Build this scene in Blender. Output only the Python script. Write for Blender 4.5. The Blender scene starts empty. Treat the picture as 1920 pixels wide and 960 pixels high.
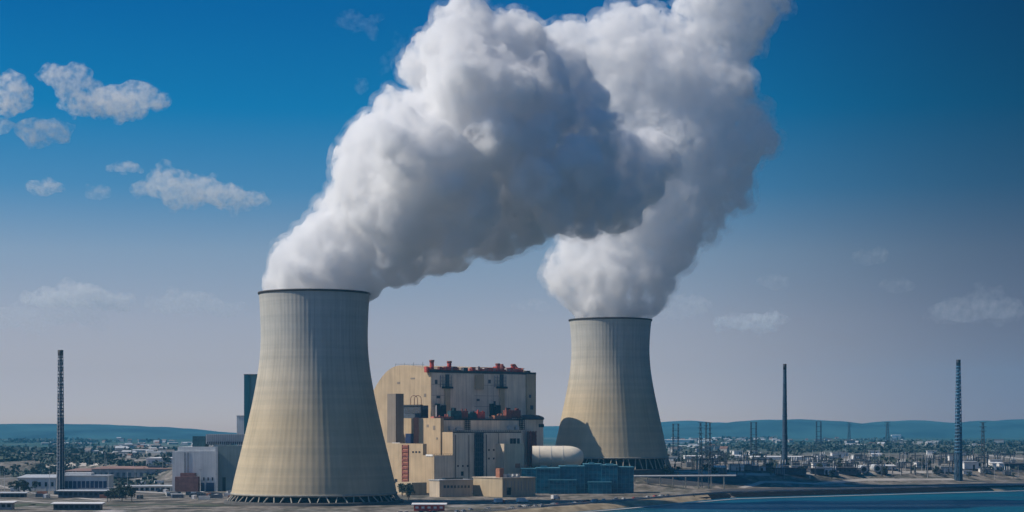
import bpy, bmesh, math, random
from mathutils import Vector, Matrix, noise
R = math.radians
sc = bpy.context.scene
COL = sc.collection
random.seed(11)

# ------------------------------------------------------------------ camera
CAM_H = 58.0
F = 3360.0                       # focal length in photo pixels (1920 wide)
HZ = 805.0                       # horizon row in the photo
cam_d = bpy.data.cameras.new('camera')
cam = bpy.data.objects.new('camera', cam_d)
COL.objects.link(cam)
cam.location = (0, 0, CAM_H)
cam.rotation_euler = (R(90), 0, 0)
cam_d.lens = 63.0
cam_d.sensor_width = 36.0
cam_d.shift_y = (HZ - 480.0) / 1920.0
cam_d.clip_start = 1.0
cam_d.clip_end = 80000.0
sc.camera = cam

SIDE = (0.36, 0.305, 0.335, 1)
# ------------------------------------------------------------------ world, sun, exposure
SUN_AZ, SUN_EL = 85.0, 44.0      # degrees to the left of the camera-ward direction, height
w = bpy.data.worlds.new('World')
sc.world = w
w.use_nodes = True
nt = w.node_tree
nt.nodes.clear()
def N(t, **k):
    n = nt.nodes.new(t)
    for a, b in k.items(): setattr(n, a, b)
    return n
L = nt.links.new
tc = N('ShaderNodeTexCoord')
sep = N('ShaderNodeSeparateXYZ'); L(tc.outputs['Generated'], sep.inputs[0])
# the air thins quickly above the valley haze: climb the sky faster than the view does
zz = N('ShaderNodeMath', operation='MULTIPLY_ADD'); L(sep.outputs['Z'], zz.inputs[0]); zz.inputs[1].default_value = 4.2; zz.inputs[2].default_value = 0.03
zm = N('ShaderNodeMath', operation='MAXIMUM'); L(zz.outputs[0], zm.inputs[0]); zm.inputs[1].default_value = 0.03
cmb = N('ShaderNodeCombineXYZ'); L(sep.outputs['X'], cmb.inputs[0]); L(sep.outputs['Y'], cmb.inputs[1]); L(zm.outputs[0], cmb.inputs[2])
nrm = N('ShaderNodeVectorMath', operation='NORMALIZE'); L(cmb.outputs[0], nrm.inputs[0])
sky = N('ShaderNodeTexSky', sky_type='NISHITA', sun_disc=False)
sky.sun_elevation = R(SUN_EL); sky.sun_rotation = R(180 + SUN_AZ)
sky.air_density = 1.1; sky.dust_density = 0.6; sky.ozone_density = 3.0
L(nrm.outputs[0], sky.inputs[0])
# sky tint by height (pale lavender haze low down, deep blue above) and by side (darker away from the sun)
tint = N('ShaderNodeValToRGB'); cr = tint.color_ramp
TINT = [(0.000, (0.811, 0.554, 0.503)), (0.031, (1.371, 0.705, 0.445)), (0.060, (1.343, 0.800, 0.560)), (0.097, (1.029, 0.829, 0.651)), (0.132, (0.331, 0.663, 0.697)), (0.174, (0.017, 0.554, 0.709)), (0.226, (0.000, 0.400, 0.629)), (0.500, (0.011, 0.457, 0.771)), (1.000, (0.057, 0.543, 0.914))]
while len(cr.elements) < len(TINT): cr.elements.new(0.5)
for el, (p, c) in zip(cr.elements, TINT): el.position = p; el.color = (*c, 1)
L(sep.outputs['Z'], tint.inputs[0])
side = N('ShaderNodeMapRange'); side.interpolation_type = 'SMOOTHSTEP'; side.inputs['From Min'].default_value = 0.03; side.inputs['From Max'].default_value = 0.31
side.inputs['To Min'].default_value = 0.0; side.inputs['To Max'].default_value = 1.0
L(sep.outputs['X'], side.inputs['Value'])
hsv = N('ShaderNodeVectorMath', operation='MULTIPLY'); L(sky.outputs[0], hsv.inputs[0]); L(tint.outputs[0], hsv.inputs[1])
sc2 = N('ShaderNodeMix', data_type='RGBA'); L(side.outputs[0], sc2.inputs['Factor']); sc2.inputs['A'].default_value = (1, 1, 1, 1); sc2.inputs['B'].default_value = SIDE
sd2 = N('ShaderNodeVectorMath', operation='MULTIPLY'); L(hsv.outputs[0], sd2.inputs[0]); L(sc2.outputs['Result'], sd2.inputs[1])
bg = N('ShaderNodeBackground'); bg.inputs['Strength'].default_value = 0.149
L(sd2.outputs[0], bg.inputs['Color'])
wo = N('ShaderNodeOutputWorld'); L(bg.outputs[0], wo.inputs[0])

sun_d = bpy.data.lights.new('sun', 'SUN')
sun = bpy.data.objects.new('sun', sun_d)
COL.objects.link(sun)
sun_d.energy = 3.9
sun_d.angle = R(0.5)
sun_d.color = (1.0, 0.90, 0.76)
a = R(SUN_AZ); e = R(SUN_EL)
to_sun = Vector((-math.sin(a) * math.cos(e), -math.cos(a) * math.cos(e), math.sin(e)))
sun.rotation_euler = to_sun.to_track_quat('Z', 'Y').to_euler()
sun.location = to_sun * 3000

sc.view_settings.view_transform = 'Standard'
sc.view_settings.look = 'None'
sc.view_settings.exposure = 0.2
sc.view_settings.gamma = 1.0
sc.view_settings.use_curve_mapping = False
cy = sc.cycles
cy.max_bounces = 48
cy.volume_bounces = 40
cy.diffuse_bounces = 3
cy.glossy_bounces = 3
cy.transmission_bounces = 4
cy.transparent_max_bounces = 16
cy.use_denoising = True
cy.volume_max_steps = 1024
cy.volume_step_rate = 0.22

# ------------------------------------------------------------------ helpers
def W(px, d): return (px - 960.0) / F * d
def Z(py, d): return CAM_H + (HZ - py) / F * d
def P(px, py, d): return Vector((W(px, d), d, Z(py, d)))
def tag(o, label=None, cat=None, group=None, kind=None):
    if label: o['label'] = label
    if cat: o['category'] = cat
    if group: o['group'] = group
    if kind: o['kind'] = kind
    return o
ORG = {}
def thing(name, loc, label, cat, group=None):
    o = bpy.data.objects.new(name, None)
    o.empty_display_size = 2
    COL.objects.link(o)
    o.location = loc
    ORG[o] = Vector(loc)
    return tag(o, label, cat, group)
def link_mesh(name, me, mat, parent=None, org=None):
    o = bpy.data.objects.new(name, me)
    if mat is not None:
        for m in (mat if isinstance(mat, (list, tuple)) else [mat]): me.materials.append(m)
    COL.objects.link(o)
    if parent is not None:
        o.parent = parent
        ORG[o] = ORG[parent]
    elif org is not None:
        o.location = org
        ORG[o] = Vector(org)
    else:
        ORG[o] = Vector((0, 0, 0))
    return o
class MB:
    """collects boxes, prisms, tubes in world coordinates; build() links ONE mesh"""
    def __init__(s): s.v = []; s.f = []; s.m = []; s.sm = []
    def add(s, vs, fs, m=0, smooth=False):
        b = len(s.v); s.v += [Vector(v) for v in vs]
        for f in fs: s.f.append([i + b for i in f]); s.m.append(m); s.sm.append(smooth)
        return s
    def prism(s, poly, z0, z1, m=0):
        n = len(poly)
        # make it counter-clockwise
        ar = sum(poly[i][0] * poly[(i + 1) % n][1] - poly[(i + 1) % n][0] * poly[i][1] for i in range(n))
        if ar < 0: poly = poly[::-1]
        zz0 = z0 if isinstance(z0, (list, tuple)) else [z0] * n
        zz1 = z1 if isinstance(z1, (list, tuple)) else [z1] * n
        if ar < 0: zz0 = zz0[::-1]; zz1 = zz1[::-1]
        vs = [(p[0], p[1], zz0[i]) for i, p in enumerate(poly)] + [(p[0], p[1], zz1[i]) for i, p in enumerate(poly)]
        fs = [list(range(n))[::-1], [n + i for i in range(n)]]
        fs += [[i, (i + 1) % n, n + (i + 1) % n, n + i] for i in range(n)]
        return s.add(vs, fs, m)
    def box(s, c, size, rz=0.0, m=0):
        hx, hy, hz = size[0] / 2, size[1] / 2, size[2] / 2
        ca, sa = math.cos(rz), math.sin(rz)
        poly = [(c[0] + x * ca - y * sa, c[1] + x * sa + y * ca) for x, y in ((-hx, -hy), (hx, -hy), (hx, hy), (-hx, hy))]
        return s.prism(poly, c[2] - hz, c[2] + hz, m)
    def frame(s, O, u, v, a0, a1, b0, b1, z0, z1, m=0):
        """box in a local frame: a along u, b along v"""
        poly = [(O[0] + u[0] * p + v[0] * q, O[1] + u[1] * p + v[1] * q) for p, q in ((a0, b0), (a1, b0), (a1, b1), (a0, b1))]
        return s.prism(poly, z0, z1, m)
    def tube(s, p0, p1, r, n=8, r2=None, m=0, caps=True):
        p0 = Vector(p0); p1 = Vector(p1); r2 = r if r2 is None else r2
        d = (p1 - p0).normalized()
        q = d.to_track_quat('Z', 'Y')
        vs = []
        for p, rr in ((p0, r), (p1, r2)):
            for k in range(n):
                t = 2 * math.pi * k / n
                vs.append(p + q @ Vector((rr * math.cos(t), rr * math.sin(t), 0)))
        fs = [[k, (k + 1) % n, n + (k + 1) % n, n + k] for k in range(n)]
        s.add(vs, fs, m, n > 6)
        if caps: s.add(vs, [list(range(n))[::-1], [n + k for k in range(n)]], m)
        return s
    def lathe(s, c, prof, n=32, m=0, smooth=True, caps=False, rib=None):
        """prof: list of (radius, z) from bottom to top"""
        vs = []
        for r, z in prof:
            for k in range(n):
                t = 2 * math.pi * k / n
                rr = r + (rib(k, z) if rib else 0)
                vs.append((c[0] + rr * math.cos(t), c[1] + rr * math.sin(t), z))
        fs = []
        for j in range(len(prof) - 1):
            for k in range(n):
                fs.append([j * n + k, j * n + (k + 1) % n, (j + 1) * n + (k + 1) % n, (j + 1) * n + k])
        s.add(vs, fs, m, smooth)
        if caps: s.add(vs, [list(range(n))[::-1], [(len(prof) - 1) * n + k for k in range(n)]], m)
        return s
    def build(s, name, mat, parent=None, org=None, label=None):
        o0 = ORG[parent] if parent is not None else Vector(org if org is not None else (0, 0, 0))
        me = bpy.data.meshes.new(name)
        me.from_pydata([v - o0 for v in s.v], [], s.f)
        me.polygons.foreach_set('material_index', s.m)
        me.polygons.foreach_set('use_smooth', s.sm)
        me.update()
        o = link_mesh(name, me, mat, parent, org)
        if label: o['label'] = label
        return o
def children_of(o, pool):
    return pool.get(o, [])
def copy_tree(root, loc, rz=0.0, scale=None, label=None):
    c = root.copy(); COL.objects.link(c)
    c.location = loc; c.rotation_euler = (0, 0, rz)
    if scale: c.scale = scale if isinstance(scale, tuple) else (scale,) * 3
    if label: c['label'] = label
    for ch in root.children:
        k = ch.copy(); COL.objects.link(k); k.parent = c
        for g in ch.children:
            q = g.copy(); COL.objects.link(q); q.parent = k
    return c

# ------------------------------------------------------------------ materials
def pmat(name, col, rough=0.8, var=0.15, scale=0.3, stretch=(1, 1, 1), col2=None, bump=0.0, metal=0.0, spec=0.3, detail=4):
    m = bpy.data.materials.new(name); m.use_nodes = True
    t = m.node_tree; b = t.nodes['Principled BSDF']
    b.inputs['Roughness'].default_value = rough
    b.inputs['Metallic'].default_value = metal
    b.inputs['Specular IOR Level'].default_value = spec
    co = t.nodes.new('ShaderNodeTexCoord')
    mp = t.nodes.new('ShaderNodeMapping'); mp.inputs['Scale'].default_value = stretch
    t.links.new(co.outputs['Object'], mp.inputs[0])
    nz = t.nodes.new('ShaderNodeTexNoise'); nz.inputs['Scale'].default_value = scale; nz.inputs['Detail'].default_value = detail
    t.links.new(mp.outputs[0], nz.inputs[0])
    rp = t.nodes.new('ShaderNodeValToRGB')
    c2 = col2 or tuple(c * (1 + var) for c in col); c1 = col if col2 else tuple(c * (1 - var) for c in col)
    rp.color_ramp.elements[0].position = 0.3; rp.color_ramp.elements[1].position = 0.7
    rp.color_ramp.elements[0].color = (*c1, 1); rp.color_ramp.elements[1].color = (*c2, 1)
    t.links.new(nz.outputs['Fac'], rp.inputs[0])
    t.links.new(rp.outputs[0], b.inputs['Base Color'])
    if bump:
        bp = t.nodes.new('ShaderNodeBump'); bp.inputs['Strength'].default_value = bump; bp.inputs['Distance'].default_value = 0.5
        t.links.new(nz.outputs['Fac'], bp.inputs['Height']); t.links.new(bp.outputs[0], b.inputs['Normal'])
    return m
def vol_mat(name, color, density, aniso=0.0):
    m = bpy.data.materials.new(name); m.use_nodes = True
    t = m.node_tree; t.nodes.clear()
    o = t.nodes.new('ShaderNodeOutputMaterial')
    v = t.nodes.new('ShaderNodeVolumePrincipled')
    v.inputs['Color'].default_value = (*color, 1)
    v.inputs['Density'].default_value = density
    v.inputs['Anisotropy'].default_value = aniso
    t.links.new(v.outputs[0], o.inputs['Volume'])
    return m
# ------------------------------------------------------------------ terrain and water
GZ = 3.0                          # yard level above the river
SHORE = [(-900, 850), (-51, 1083), (74, 1299), (187, 1499), (484, 1695), (900, 1830), (2500, 2150)]
def shore_y(x):
    if x <= SHORE[0][0]: return SHORE[0][1]
    for (x0, y0), (x1, y1) in zip(SHORE, SHORE[1:]):
        if x <= x1: return y0 + (y1 - y0) * (x - x0) / (x1 - x0)
    return SHORE[-1][1]
def sstep(a, b, t):
    t = max(0.0, min(1.0, (t - a) / (b - a))); return t * t * (3 - 2 * t)
def ground_z(x, y):
    s = y - shore_y(x)
    z = -4 + (GZ + 4) * sstep(-18, 60, s)
    yr = 1600 + max(0, x - 120) * 0.75 + max(0, -160 - x) * 1.5
    z += 15.5 * sstep(yr, yr + 100, y)
    z += 7 * noise.noise(Vector((x * 0.0012, y * 0.0012, 1.3))) * sstep(2200, 3500, y)
    return z
def gp(px, py):
    """point of the ground seen at a photo pixel"""
    lo, hi = 900.0, 30000.0
    d = lo
    while d < hi:
        p = P(px, py, d)
        if p.z <= ground_z(p.x, p.y): break
        d *= 1.004
    p = P(px, py, d); p.z = ground_z(p.x, p.y)
    return p
def gmat():
    m = bpy.data.materials.new('dry_ground'); m.use_nodes = True
    t = m.node_tree; b = t.nodes['Principled BSDF']; b.inputs['Roughness'].default_value = 0.95; b.inputs['Specular IOR Level'].default_value = 0.1
    co = t.nodes.new('ShaderNodeTexCoord')
    def nz(scale, stretch, det=6):
        mp = t.nodes.new('ShaderNodeMapping'); mp.inputs['Scale'].default_value = stretch
        t.links.new(co.outputs['Object'], mp.inputs[0])
        n = t.nodes.new('ShaderNodeTexNoise'); n.inputs['Scale'].default_value = scale; n.inputs['Detail'].default_value = det
        n.inputs['Roughness'].default_value = 0.65
        t.links.new(mp.outputs[0], n.inputs[0]); return n
    def ramp(src, stops):
        r = t.nodes.new('ShaderNodeValToRGB'); cr = r.color_ramp
        while len(cr.elements) < len(stops): cr.elements.new(0.5)
        for el, (p, c) in zip(cr.elements, stops): el.position = p; el.color = (*c, 1)
        t.links.new(src, r.inputs[0]); return r
    n1 = nz(0.016, (1, 0.45, 1)); n2 = nz(0.10, (1, 0.5, 1)); n3 = nz(0.0016, (1, 0.5, 1))
    r1 = ramp(n1.outputs['Fac'], [(0.30, (0.045, 0.05, 0.04)), (0.42, (0.12, 0.11, 0.09)), (0.50, (0.24, 0.215, 0.19)), (0.56, (0.11, 0.11, 0.09)), (0.68, (0.40, 0.375, 0.36))])
    r2 = ramp(n2.outputs['Fac'], [(0.35, (0.35, 0.35, 0.35)), (0.65, (1.3, 1.25, 1.2))])
    mx = t.nodes.new('ShaderNodeMix'); mx.data_type = 'RGBA'; mx.blend_type = 'MULTIPLY'; mx.inputs['Factor'].default_value = 0.8
    t.links.new(r1.outputs[0], mx.inputs['A']); t.links.new(r2.outputs[0], mx.inputs['B'])
    # far fields and woods
    r3 = ramp(n3.outputs['Fac'], [(0.40, (0.02, 0.055, 0.05)), (0.52, (0.05, 0.09, 0.075)), (0.62, (0.13, 0.14, 0.12))])
    sp = t.nodes.new('ShaderNodeSeparateXYZ'); t.links.new(co.outputs['Object'], sp.inputs[0])
    mr = t.nodes.new('ShaderNodeMapRange'); mr.inputs['From Min'].default_value = 2600; mr.inputs['From Max'].default_value = 4200
    t.links.new(sp.outputs['Y'], mr.inputs['Value'])
    m2 = t.nodes.new('ShaderNodeMix'); m2.data_type = 'RGBA'
    t.links.new(mr.outputs[0], m2.inputs['Factor']); t.links.new(mx.outputs['Result'], m2.inputs['A']); t.links.new(r3.outputs[0], m2.inputs['B'])
    t.links.new(m2.outputs['Result'], b.inputs['Base Color'])
    bp = t.nodes.new('ShaderNodeBump'); bp.inputs['Strength'].default_value = 0.6; bp.inputs['Distance'].default_value = 1.0
    t.links.new(n2.outputs['Fac'], bp.inputs['Height']); t.links.new(bp.outputs[0], b.inputs['Normal'])
    return m
M = {}
M['ground'] = gmat()
def axis(a, b, dense0, dense1, step, coarse):
    out = []; v = a
    while v < b:
        out.append(v)
        v += step if dense0 <= v < dense1 else coarse
    out.append(b); return out
xs = axis(-9000, 9000, -700, 1100, 12, 300)
ys = axis(-300, 13800, 900, 2500, 12, 250)
vs = [(x, y, ground_z(x, y)) for y in ys for x in xs]
nx = len(xs)
fs = [[j * nx + i, j * nx + i + 1, (j + 1) * nx + i + 1, (j + 1) * nx + i] for j in range(len(ys) - 1) for i in range(nx - 1)]
tag(MB().add(vs, fs, 0, True).build('ground', M['ground']), 'dry brown ground around the power station reaching to the hills', None, None, 'structure')

def water_mat():
    m = bpy.data.materials.new('river_water'); m.use_nodes = True
    t = m.node_tree; b = t.nodes['Principled BSDF']
    b.inputs['Base Color'].default_value = (0.0, 0.055, 0.10, 1); b.inputs['Roughness'].default_value = 0.3; b.inputs['Specular IOR Level'].default_value = 0.25
    b.inputs['IOR'].default_value = 1.33
    c2 = t.nodes.new('ShaderNodeTexCoord'); m2 = t.nodes.new('ShaderNodeMapping'); m2.inputs['Scale'].default_value = (0.25, 1, 1)
    t.links.new(c2.outputs['Object'], m2.inputs[0])
    n2 = t.nodes.new('ShaderNodeTexNoise'); n2.inputs['Scale'].default_value = 0.018; n2.inputs['Detail'].default_value = 5; t.links.new(m2.outputs[0], n2.inputs[0])
    rr = t.nodes.new('ShaderNodeMapRange'); rr.inputs['From Min'].default_value = 0.35; rr.inputs['From Max'].default_value = 0.65; rr.inputs['To Min'].default_value = 0.25; rr.inputs['To Max'].default_value = 0.5
    t.links.new(n2.outputs['Fac'], rr.inputs['Value']); t.links.new(rr.outputs[0], b.inputs['Roughness'])
    cr2 = t.nodes.new('ShaderNodeValToRGB'); cr2.color_ramp.elements[0].position = 0.35; cr2.color_ramp.elements[1].position = 0.65
    cr2.color_ramp.elements[0].color = (0.0, 0.04, 0.075, 1); cr2.color_ramp.elements[1].color = (0.004, 0.085, 0.13, 1)
    t.links.new(n2.outputs['Fac'], cr2.inputs[0]); t.links.new(cr2.outputs[0], b.inputs['Base Color'])
    co = t.nodes.new('ShaderNodeTexCoord')
    mp = t.nodes.new('ShaderNodeMapping'); mp.inputs['Scale'].default_value = (0.35, 1, 1)
    t.links.new(co.outputs['Object'], mp.inputs[0])
    n = t.nodes.new('ShaderNodeTexNoise'); n.inputs['Scale'].default_value = 0.09; n.inputs['Detail'].default_value = 8
    t.links.new(mp.outputs[0], n.inputs[0])
    bp = t.nodes.new('ShaderNodeBump'); bp.inputs['Strength'].default_value = 0.9; bp.inputs['Distance'].default_value = 0.7
    t.links.new(n.outputs['Fac'], bp.inputs['Height']); t.links.new(bp.outputs[0], b.inputs['Normal'])
    return m
M['water'] = water_mat()
tag(MB().add([(-2500, -300, 0), (4000, -300, 0), (4000, 2300, 0), (-2500, 2300, 0)], [[0, 1, 2, 3]]).build('river', M['water']), 'calm teal river in front of the power station', None, None, 'structure')

# hills: ridge profiles (photo px, photo row of the crest), each at its own distance
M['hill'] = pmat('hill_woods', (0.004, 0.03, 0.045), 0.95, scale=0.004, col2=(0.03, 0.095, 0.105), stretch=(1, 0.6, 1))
def hill(dist, depth, prof, label, seed):
    mb = MB(); n = 160; rows = 14
    px0, px1 = prof[0][0], prof[-1][0]
    def crest(px):
        for (a0, b0), (a1, b1) in zip(prof, prof[1:]):
            if px <= a1:
                t = (px - a0) / (a1 - a0); t = t * t * (3 - 2 * t)
                return b0 + (b1 - b0) * t
        return prof[-1][1]
    vs = []
    for j in range(rows):
        f = j / (rows - 1)
        for i in range(n):
            px = px0 + (px1 - px0) * i / (n - 1)
            zc = Z(crest(px), dist)
            y = dist - depth * (1 - 2 * f)
            hgt = math.sin(f * math.pi) ** 0.8
            z = 8 + (zc - 8) * hgt + 6 * noise.noise(Vector((px * 0.02, f * 4, seed))) * hgt
            vs.append((W(px, dist), y, z))
    fs = [[j * n + i, j * n + i + 1, (j + 1) * n + i + 1, (j + 1) * n + i] for j in range(rows - 1) for i in range(n - 1)]
    mb.add(vs, fs, 0, True)
    tag(mb.build('hills', M['hill']), label, None, None, 'structure')
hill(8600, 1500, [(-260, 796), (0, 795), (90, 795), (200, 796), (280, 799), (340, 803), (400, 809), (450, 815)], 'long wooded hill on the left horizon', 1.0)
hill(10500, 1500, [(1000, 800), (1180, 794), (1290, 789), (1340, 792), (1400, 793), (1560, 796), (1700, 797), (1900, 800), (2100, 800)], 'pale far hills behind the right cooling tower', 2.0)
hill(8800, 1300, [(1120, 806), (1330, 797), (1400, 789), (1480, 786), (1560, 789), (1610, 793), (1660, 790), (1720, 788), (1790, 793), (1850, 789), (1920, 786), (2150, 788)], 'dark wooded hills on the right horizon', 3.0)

# ------------------------------------------------------------------ air
M['haze'] = vol_mat('haze_air', (0.12, 0.60, 1.0), 0.000048)
hz = MB().box((0, 6850, 252), (19000, 14500, 536)).build('haze', M['haze'])
tag(hz, None, None, None, 'stuff')
# ------------------------------------------------------------------ cooling towers
def concrete():
    m = bpy.data.materials.new('tower_concrete'); m.use_nodes = True
    t = m.node_tree; b = t.nodes['Principled BSDF']; b.inputs['Roughness'].default_value = 0.85; b.inputs['Specular IOR Level'].default_value = 0.2
    co = t.nodes.new('ShaderNodeTexCoord')
    sp = t.nodes.new('ShaderNodeSeparateXYZ'); t.links.new(co.outputs['Object'], sp.inputs[0])
    at = t.nodes.new('ShaderNodeMath'); at.operation = 'ARCTAN2'; t.links.new(sp.outputs['Y'], at.inputs[0]); t.links.new(sp.outputs['X'], at.inputs[1])
    def nz(sa, sz, scale, det=5, rough=0.6):
        c = t.nodes.new('ShaderNodeCombineXYZ')
        m1 = t.nodes.new('ShaderNodeMath'); m1.operation = 'MULTIPLY'; m1.inputs[1].default_value = sa; t.links.new(at.outputs[0], m1.inputs[0])
        m2 = t.nodes.new('ShaderNodeMath'); m2.operation = 'MULTIPLY'; m2.inputs[1].default_value = sz; t.links.new(sp.outputs['Z'], m2.inputs[0])
        t.links.new(m1.outputs[0], c.inputs[0]); t.links.new(m2.outputs[0], c.inputs[1])
        n = t.nodes.new('ShaderNodeTexNoise'); n.inputs['Scale'].default_value = scale; n.inputs['Detail'].default_value = det; n.inputs['Roughness'].default_value = rough
        t.links.new(c.outputs[0], n.inputs[0]); return n
    def ramp(src, stops):
        r = t.nodes.new('ShaderNodeValToRGB'); cr = r.color_ramp
        while len(cr.elements) < len(stops): cr.elements.new(0.5)
        for el, (p, c) in zip(cr.elements, stops): el.position = p; el.color = (*c, 1)
        t.links.new(src, r.inputs[0]); return r
    def mult(a_, b_, f):
        x = t.nodes.new('ShaderNodeMix'); x.data_type = 'RGBA'; x.blend_type = 'MULTIPLY'; x.inputs['Factor'].default_value = f
        t.links.new(a_, x.inputs['A']); t.links.new(b_, x.inputs['B']); return x.outputs['Result']
    # greyer high up, warmer lower down
    mr = t.nodes.new('ShaderNodeMapRange'); mr.inputs['From Min'].default_value = 60; mr.inputs['From Max'].default_value = 130; t.links.new(sp.outputs['Z'], mr.inputs['Value'])
    base = ramp(mr.outputs[0], [(0.0, (0.52, 0.43, 0.295)), (1.0, (0.47, 0.465, 0.435))])
    streak = ramp(nz(22, 0.012, 1.0, 6, 0.7).outputs['Fac'], [(0.3, (0.80, 0.81, 0.82)), (0.6, (1.04, 1.03, 1.02))])
    band = ramp(nz(0.15, 0.22, 1.0, 3).outputs['Fac'], [(0.35, (0.86, 0.87, 0.88)), (0.6, (1.03, 1.02, 1.0))])
    patch = ramp(nz(3, 0.02, 1.0, 5).outputs['Fac'], [(0.35, (0.84, 0.84, 0.83)), (0.65, (1.05, 1.05, 1.05))])
    run = ramp(nz(60, 0.006, 1.0, 3, 0.5).outputs['Fac'], [(0.30, (0.72, 0.72, 0.73)), (0.42, (1, 1, 1))])
    c = mult(base.outputs[0], streak.outputs[0], 0.55); c = mult(c, band.outputs[0], 0.8); c = mult(c, patch.outputs[0], 0.9)
    mr2 = t.nodes.new('ShaderNodeMapRange'); mr2.inputs['From Min'].default_value = 40; mr2.inputs['From Max'].default_value = 125; t.links.new(sp.outputs['Z'], mr2.inputs['Value'])
    x2 = t.nodes.new('ShaderNodeMix'); x2.data_type = 'RGBA'; x2.blend_type = 'MULTIPLY'; t.links.new(mr2.outputs[0], x2.inputs['Factor']); t.links.new(c, x2.inputs['A']); t.links.new(run.outputs[0], x2.inputs['B']); c = x2.outputs['Result']
    t.links.new(c, b.inputs['Base Color'])
    return m
M['concrete'] = concrete()
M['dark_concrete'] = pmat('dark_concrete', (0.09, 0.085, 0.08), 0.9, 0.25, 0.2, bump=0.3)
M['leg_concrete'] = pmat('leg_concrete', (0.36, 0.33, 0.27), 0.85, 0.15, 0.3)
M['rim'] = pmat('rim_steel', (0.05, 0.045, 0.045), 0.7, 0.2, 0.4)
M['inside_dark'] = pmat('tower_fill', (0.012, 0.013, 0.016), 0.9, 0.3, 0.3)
def cooling_tower(cpx, d, prof_px, z_rim, z_skirt, z_ground, label, ribs):
    k = d / F
    c = (W(cpx, d), d)
    t = thing('cooling_tower', (c[0], c[1], z_ground), label, 'cooling tower', 'cooling towers of the power station')
    pts = sorted([(Z(y, d), hw * k) for y, hw in prof_px])
    def rad(z):
        if z <= pts[0][0]: return pts[0][1]
        for i, ((z0, r0), (z1, r1)) in enumerate(zip(pts, pts[1:])):
            if z <= z1:
                m0 = (r1 - pts[i - 1][1]) / (z1 - pts[i - 1][0]) if i > 0 else (r1 - r0) / (z1 - z0)
                m1 = (pts[i + 2][1] - r0) / (pts[i + 2][0] - z0) if i + 2 < len(pts) else (r1 - r0) / (z1 - z0)
                h = z1 - z0; s = (z - z0) / h
                return (2*s**3-3*s**2+1)*r0 + (s**3-2*s**2+s)*h*m0 + (-2*s**3+3*s**2)*r1 + (s**3-s**2)*h*m1
        return pts[-1][1]
    nz = 60
    outer = [(rad(z_skirt + (z_rim - z_skirt) * i / nz), z_skirt + (z_rim - z_skirt) * i / nz) for i in range(nz + 1)]
    rib = lambda kk, z: 0.13 if kk % 4 == 0 else 0.0
    mb = MB(); mb.lathe(c, outer, ribs * 4, rib=rib)
    inner = [(r - 1.3, z) for r, z in outer][::-1]
    loop = [outer[-1], inner[0]] + inner[1:] + [outer[0]]
    mb.lathe(c, loop, 96)
    mb.build('shell', M['concrete'], t)
    rr = outer[-1][0]
    MB().lathe(c, [(rr - 1.6, z_rim + 0.1), (rr + 0.6, z_rim - 0.6), (rr + 0.9, z_rim + 0.1), (rr + 0.9, z_rim + 0.9), (rr - 1.6, z_rim + 0.9), (rr - 1.6, z_rim + 0.1)], 96).build('rim', M['rim'], t)
    rs = outer[0][0]
    rg = rs + 4.0
    MB().lathe(c, [(rs - 3, z_skirt - 1.0), (rs + 0.7, z_skirt - 1.0), (rs + 0.7, z_skirt + 0.6), (rs - 0.3, z_skirt + 0.6)], 96).build('skirt_ring', M['leg_concrete'], t)
    ncol = 60
    z_b = z_ground + 2.2
    for i in range(ncol):
        a0 = 2 * math.pi * (i + 0.5) / ncol
        da = 0.30 * math.pi / ncol * (1 if i % 2 else -1)
        p0 = (c[0] + (rg - 1) * math.cos(a0 + da), c[1] + (rg - 1) * math.sin(a0 + da), z_b)
        p1 = (c[0] + (rs - 0.6) * math.cos(a0 - da), c[1] + (rs - 0.6) * math.sin(a0 - da), z_skirt - 0.9)
        MB().tube(p0, p1, 0.5, 6).build('column', M['leg_concrete'], t)
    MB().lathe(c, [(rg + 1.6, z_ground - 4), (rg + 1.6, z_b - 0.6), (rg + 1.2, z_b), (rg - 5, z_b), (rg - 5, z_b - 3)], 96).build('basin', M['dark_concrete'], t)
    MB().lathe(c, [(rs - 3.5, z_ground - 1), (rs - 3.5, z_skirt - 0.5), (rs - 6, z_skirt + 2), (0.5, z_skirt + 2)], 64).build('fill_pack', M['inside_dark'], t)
    return t
T1 = dict(cpx=589.5, d=1344)
prof1 = [(552, 103), (575, 101.3), (600, 100.2), (630, 99.5), (660, 100.5), (700, 105), (750, 114), (800, 125), (850, 137), (900, 149), (930, 155)]
cooling_tower(589.5, 1344, prof1, Z(551.5, 1344), Z(924, 1344), GZ,
              'large concrete cooling tower in the foreground with grey steam drifting right from its rim', 80)
D2 = 1720
Z2 = ground_z(W(1145, D2), D2)
prof2 = [(600, 77), (615, 75), (640, 73.3), (665, 73), (700, 76), (740, 83), (780, 91.5), (820, 100), (860, 109)]
cooling_tower(1144.5, D2, prof2, Z(601, D2), Z(857, D2), Z2,
              'smaller distant cooling tower with building shadow on its base, behind the white tank', 72)

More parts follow.
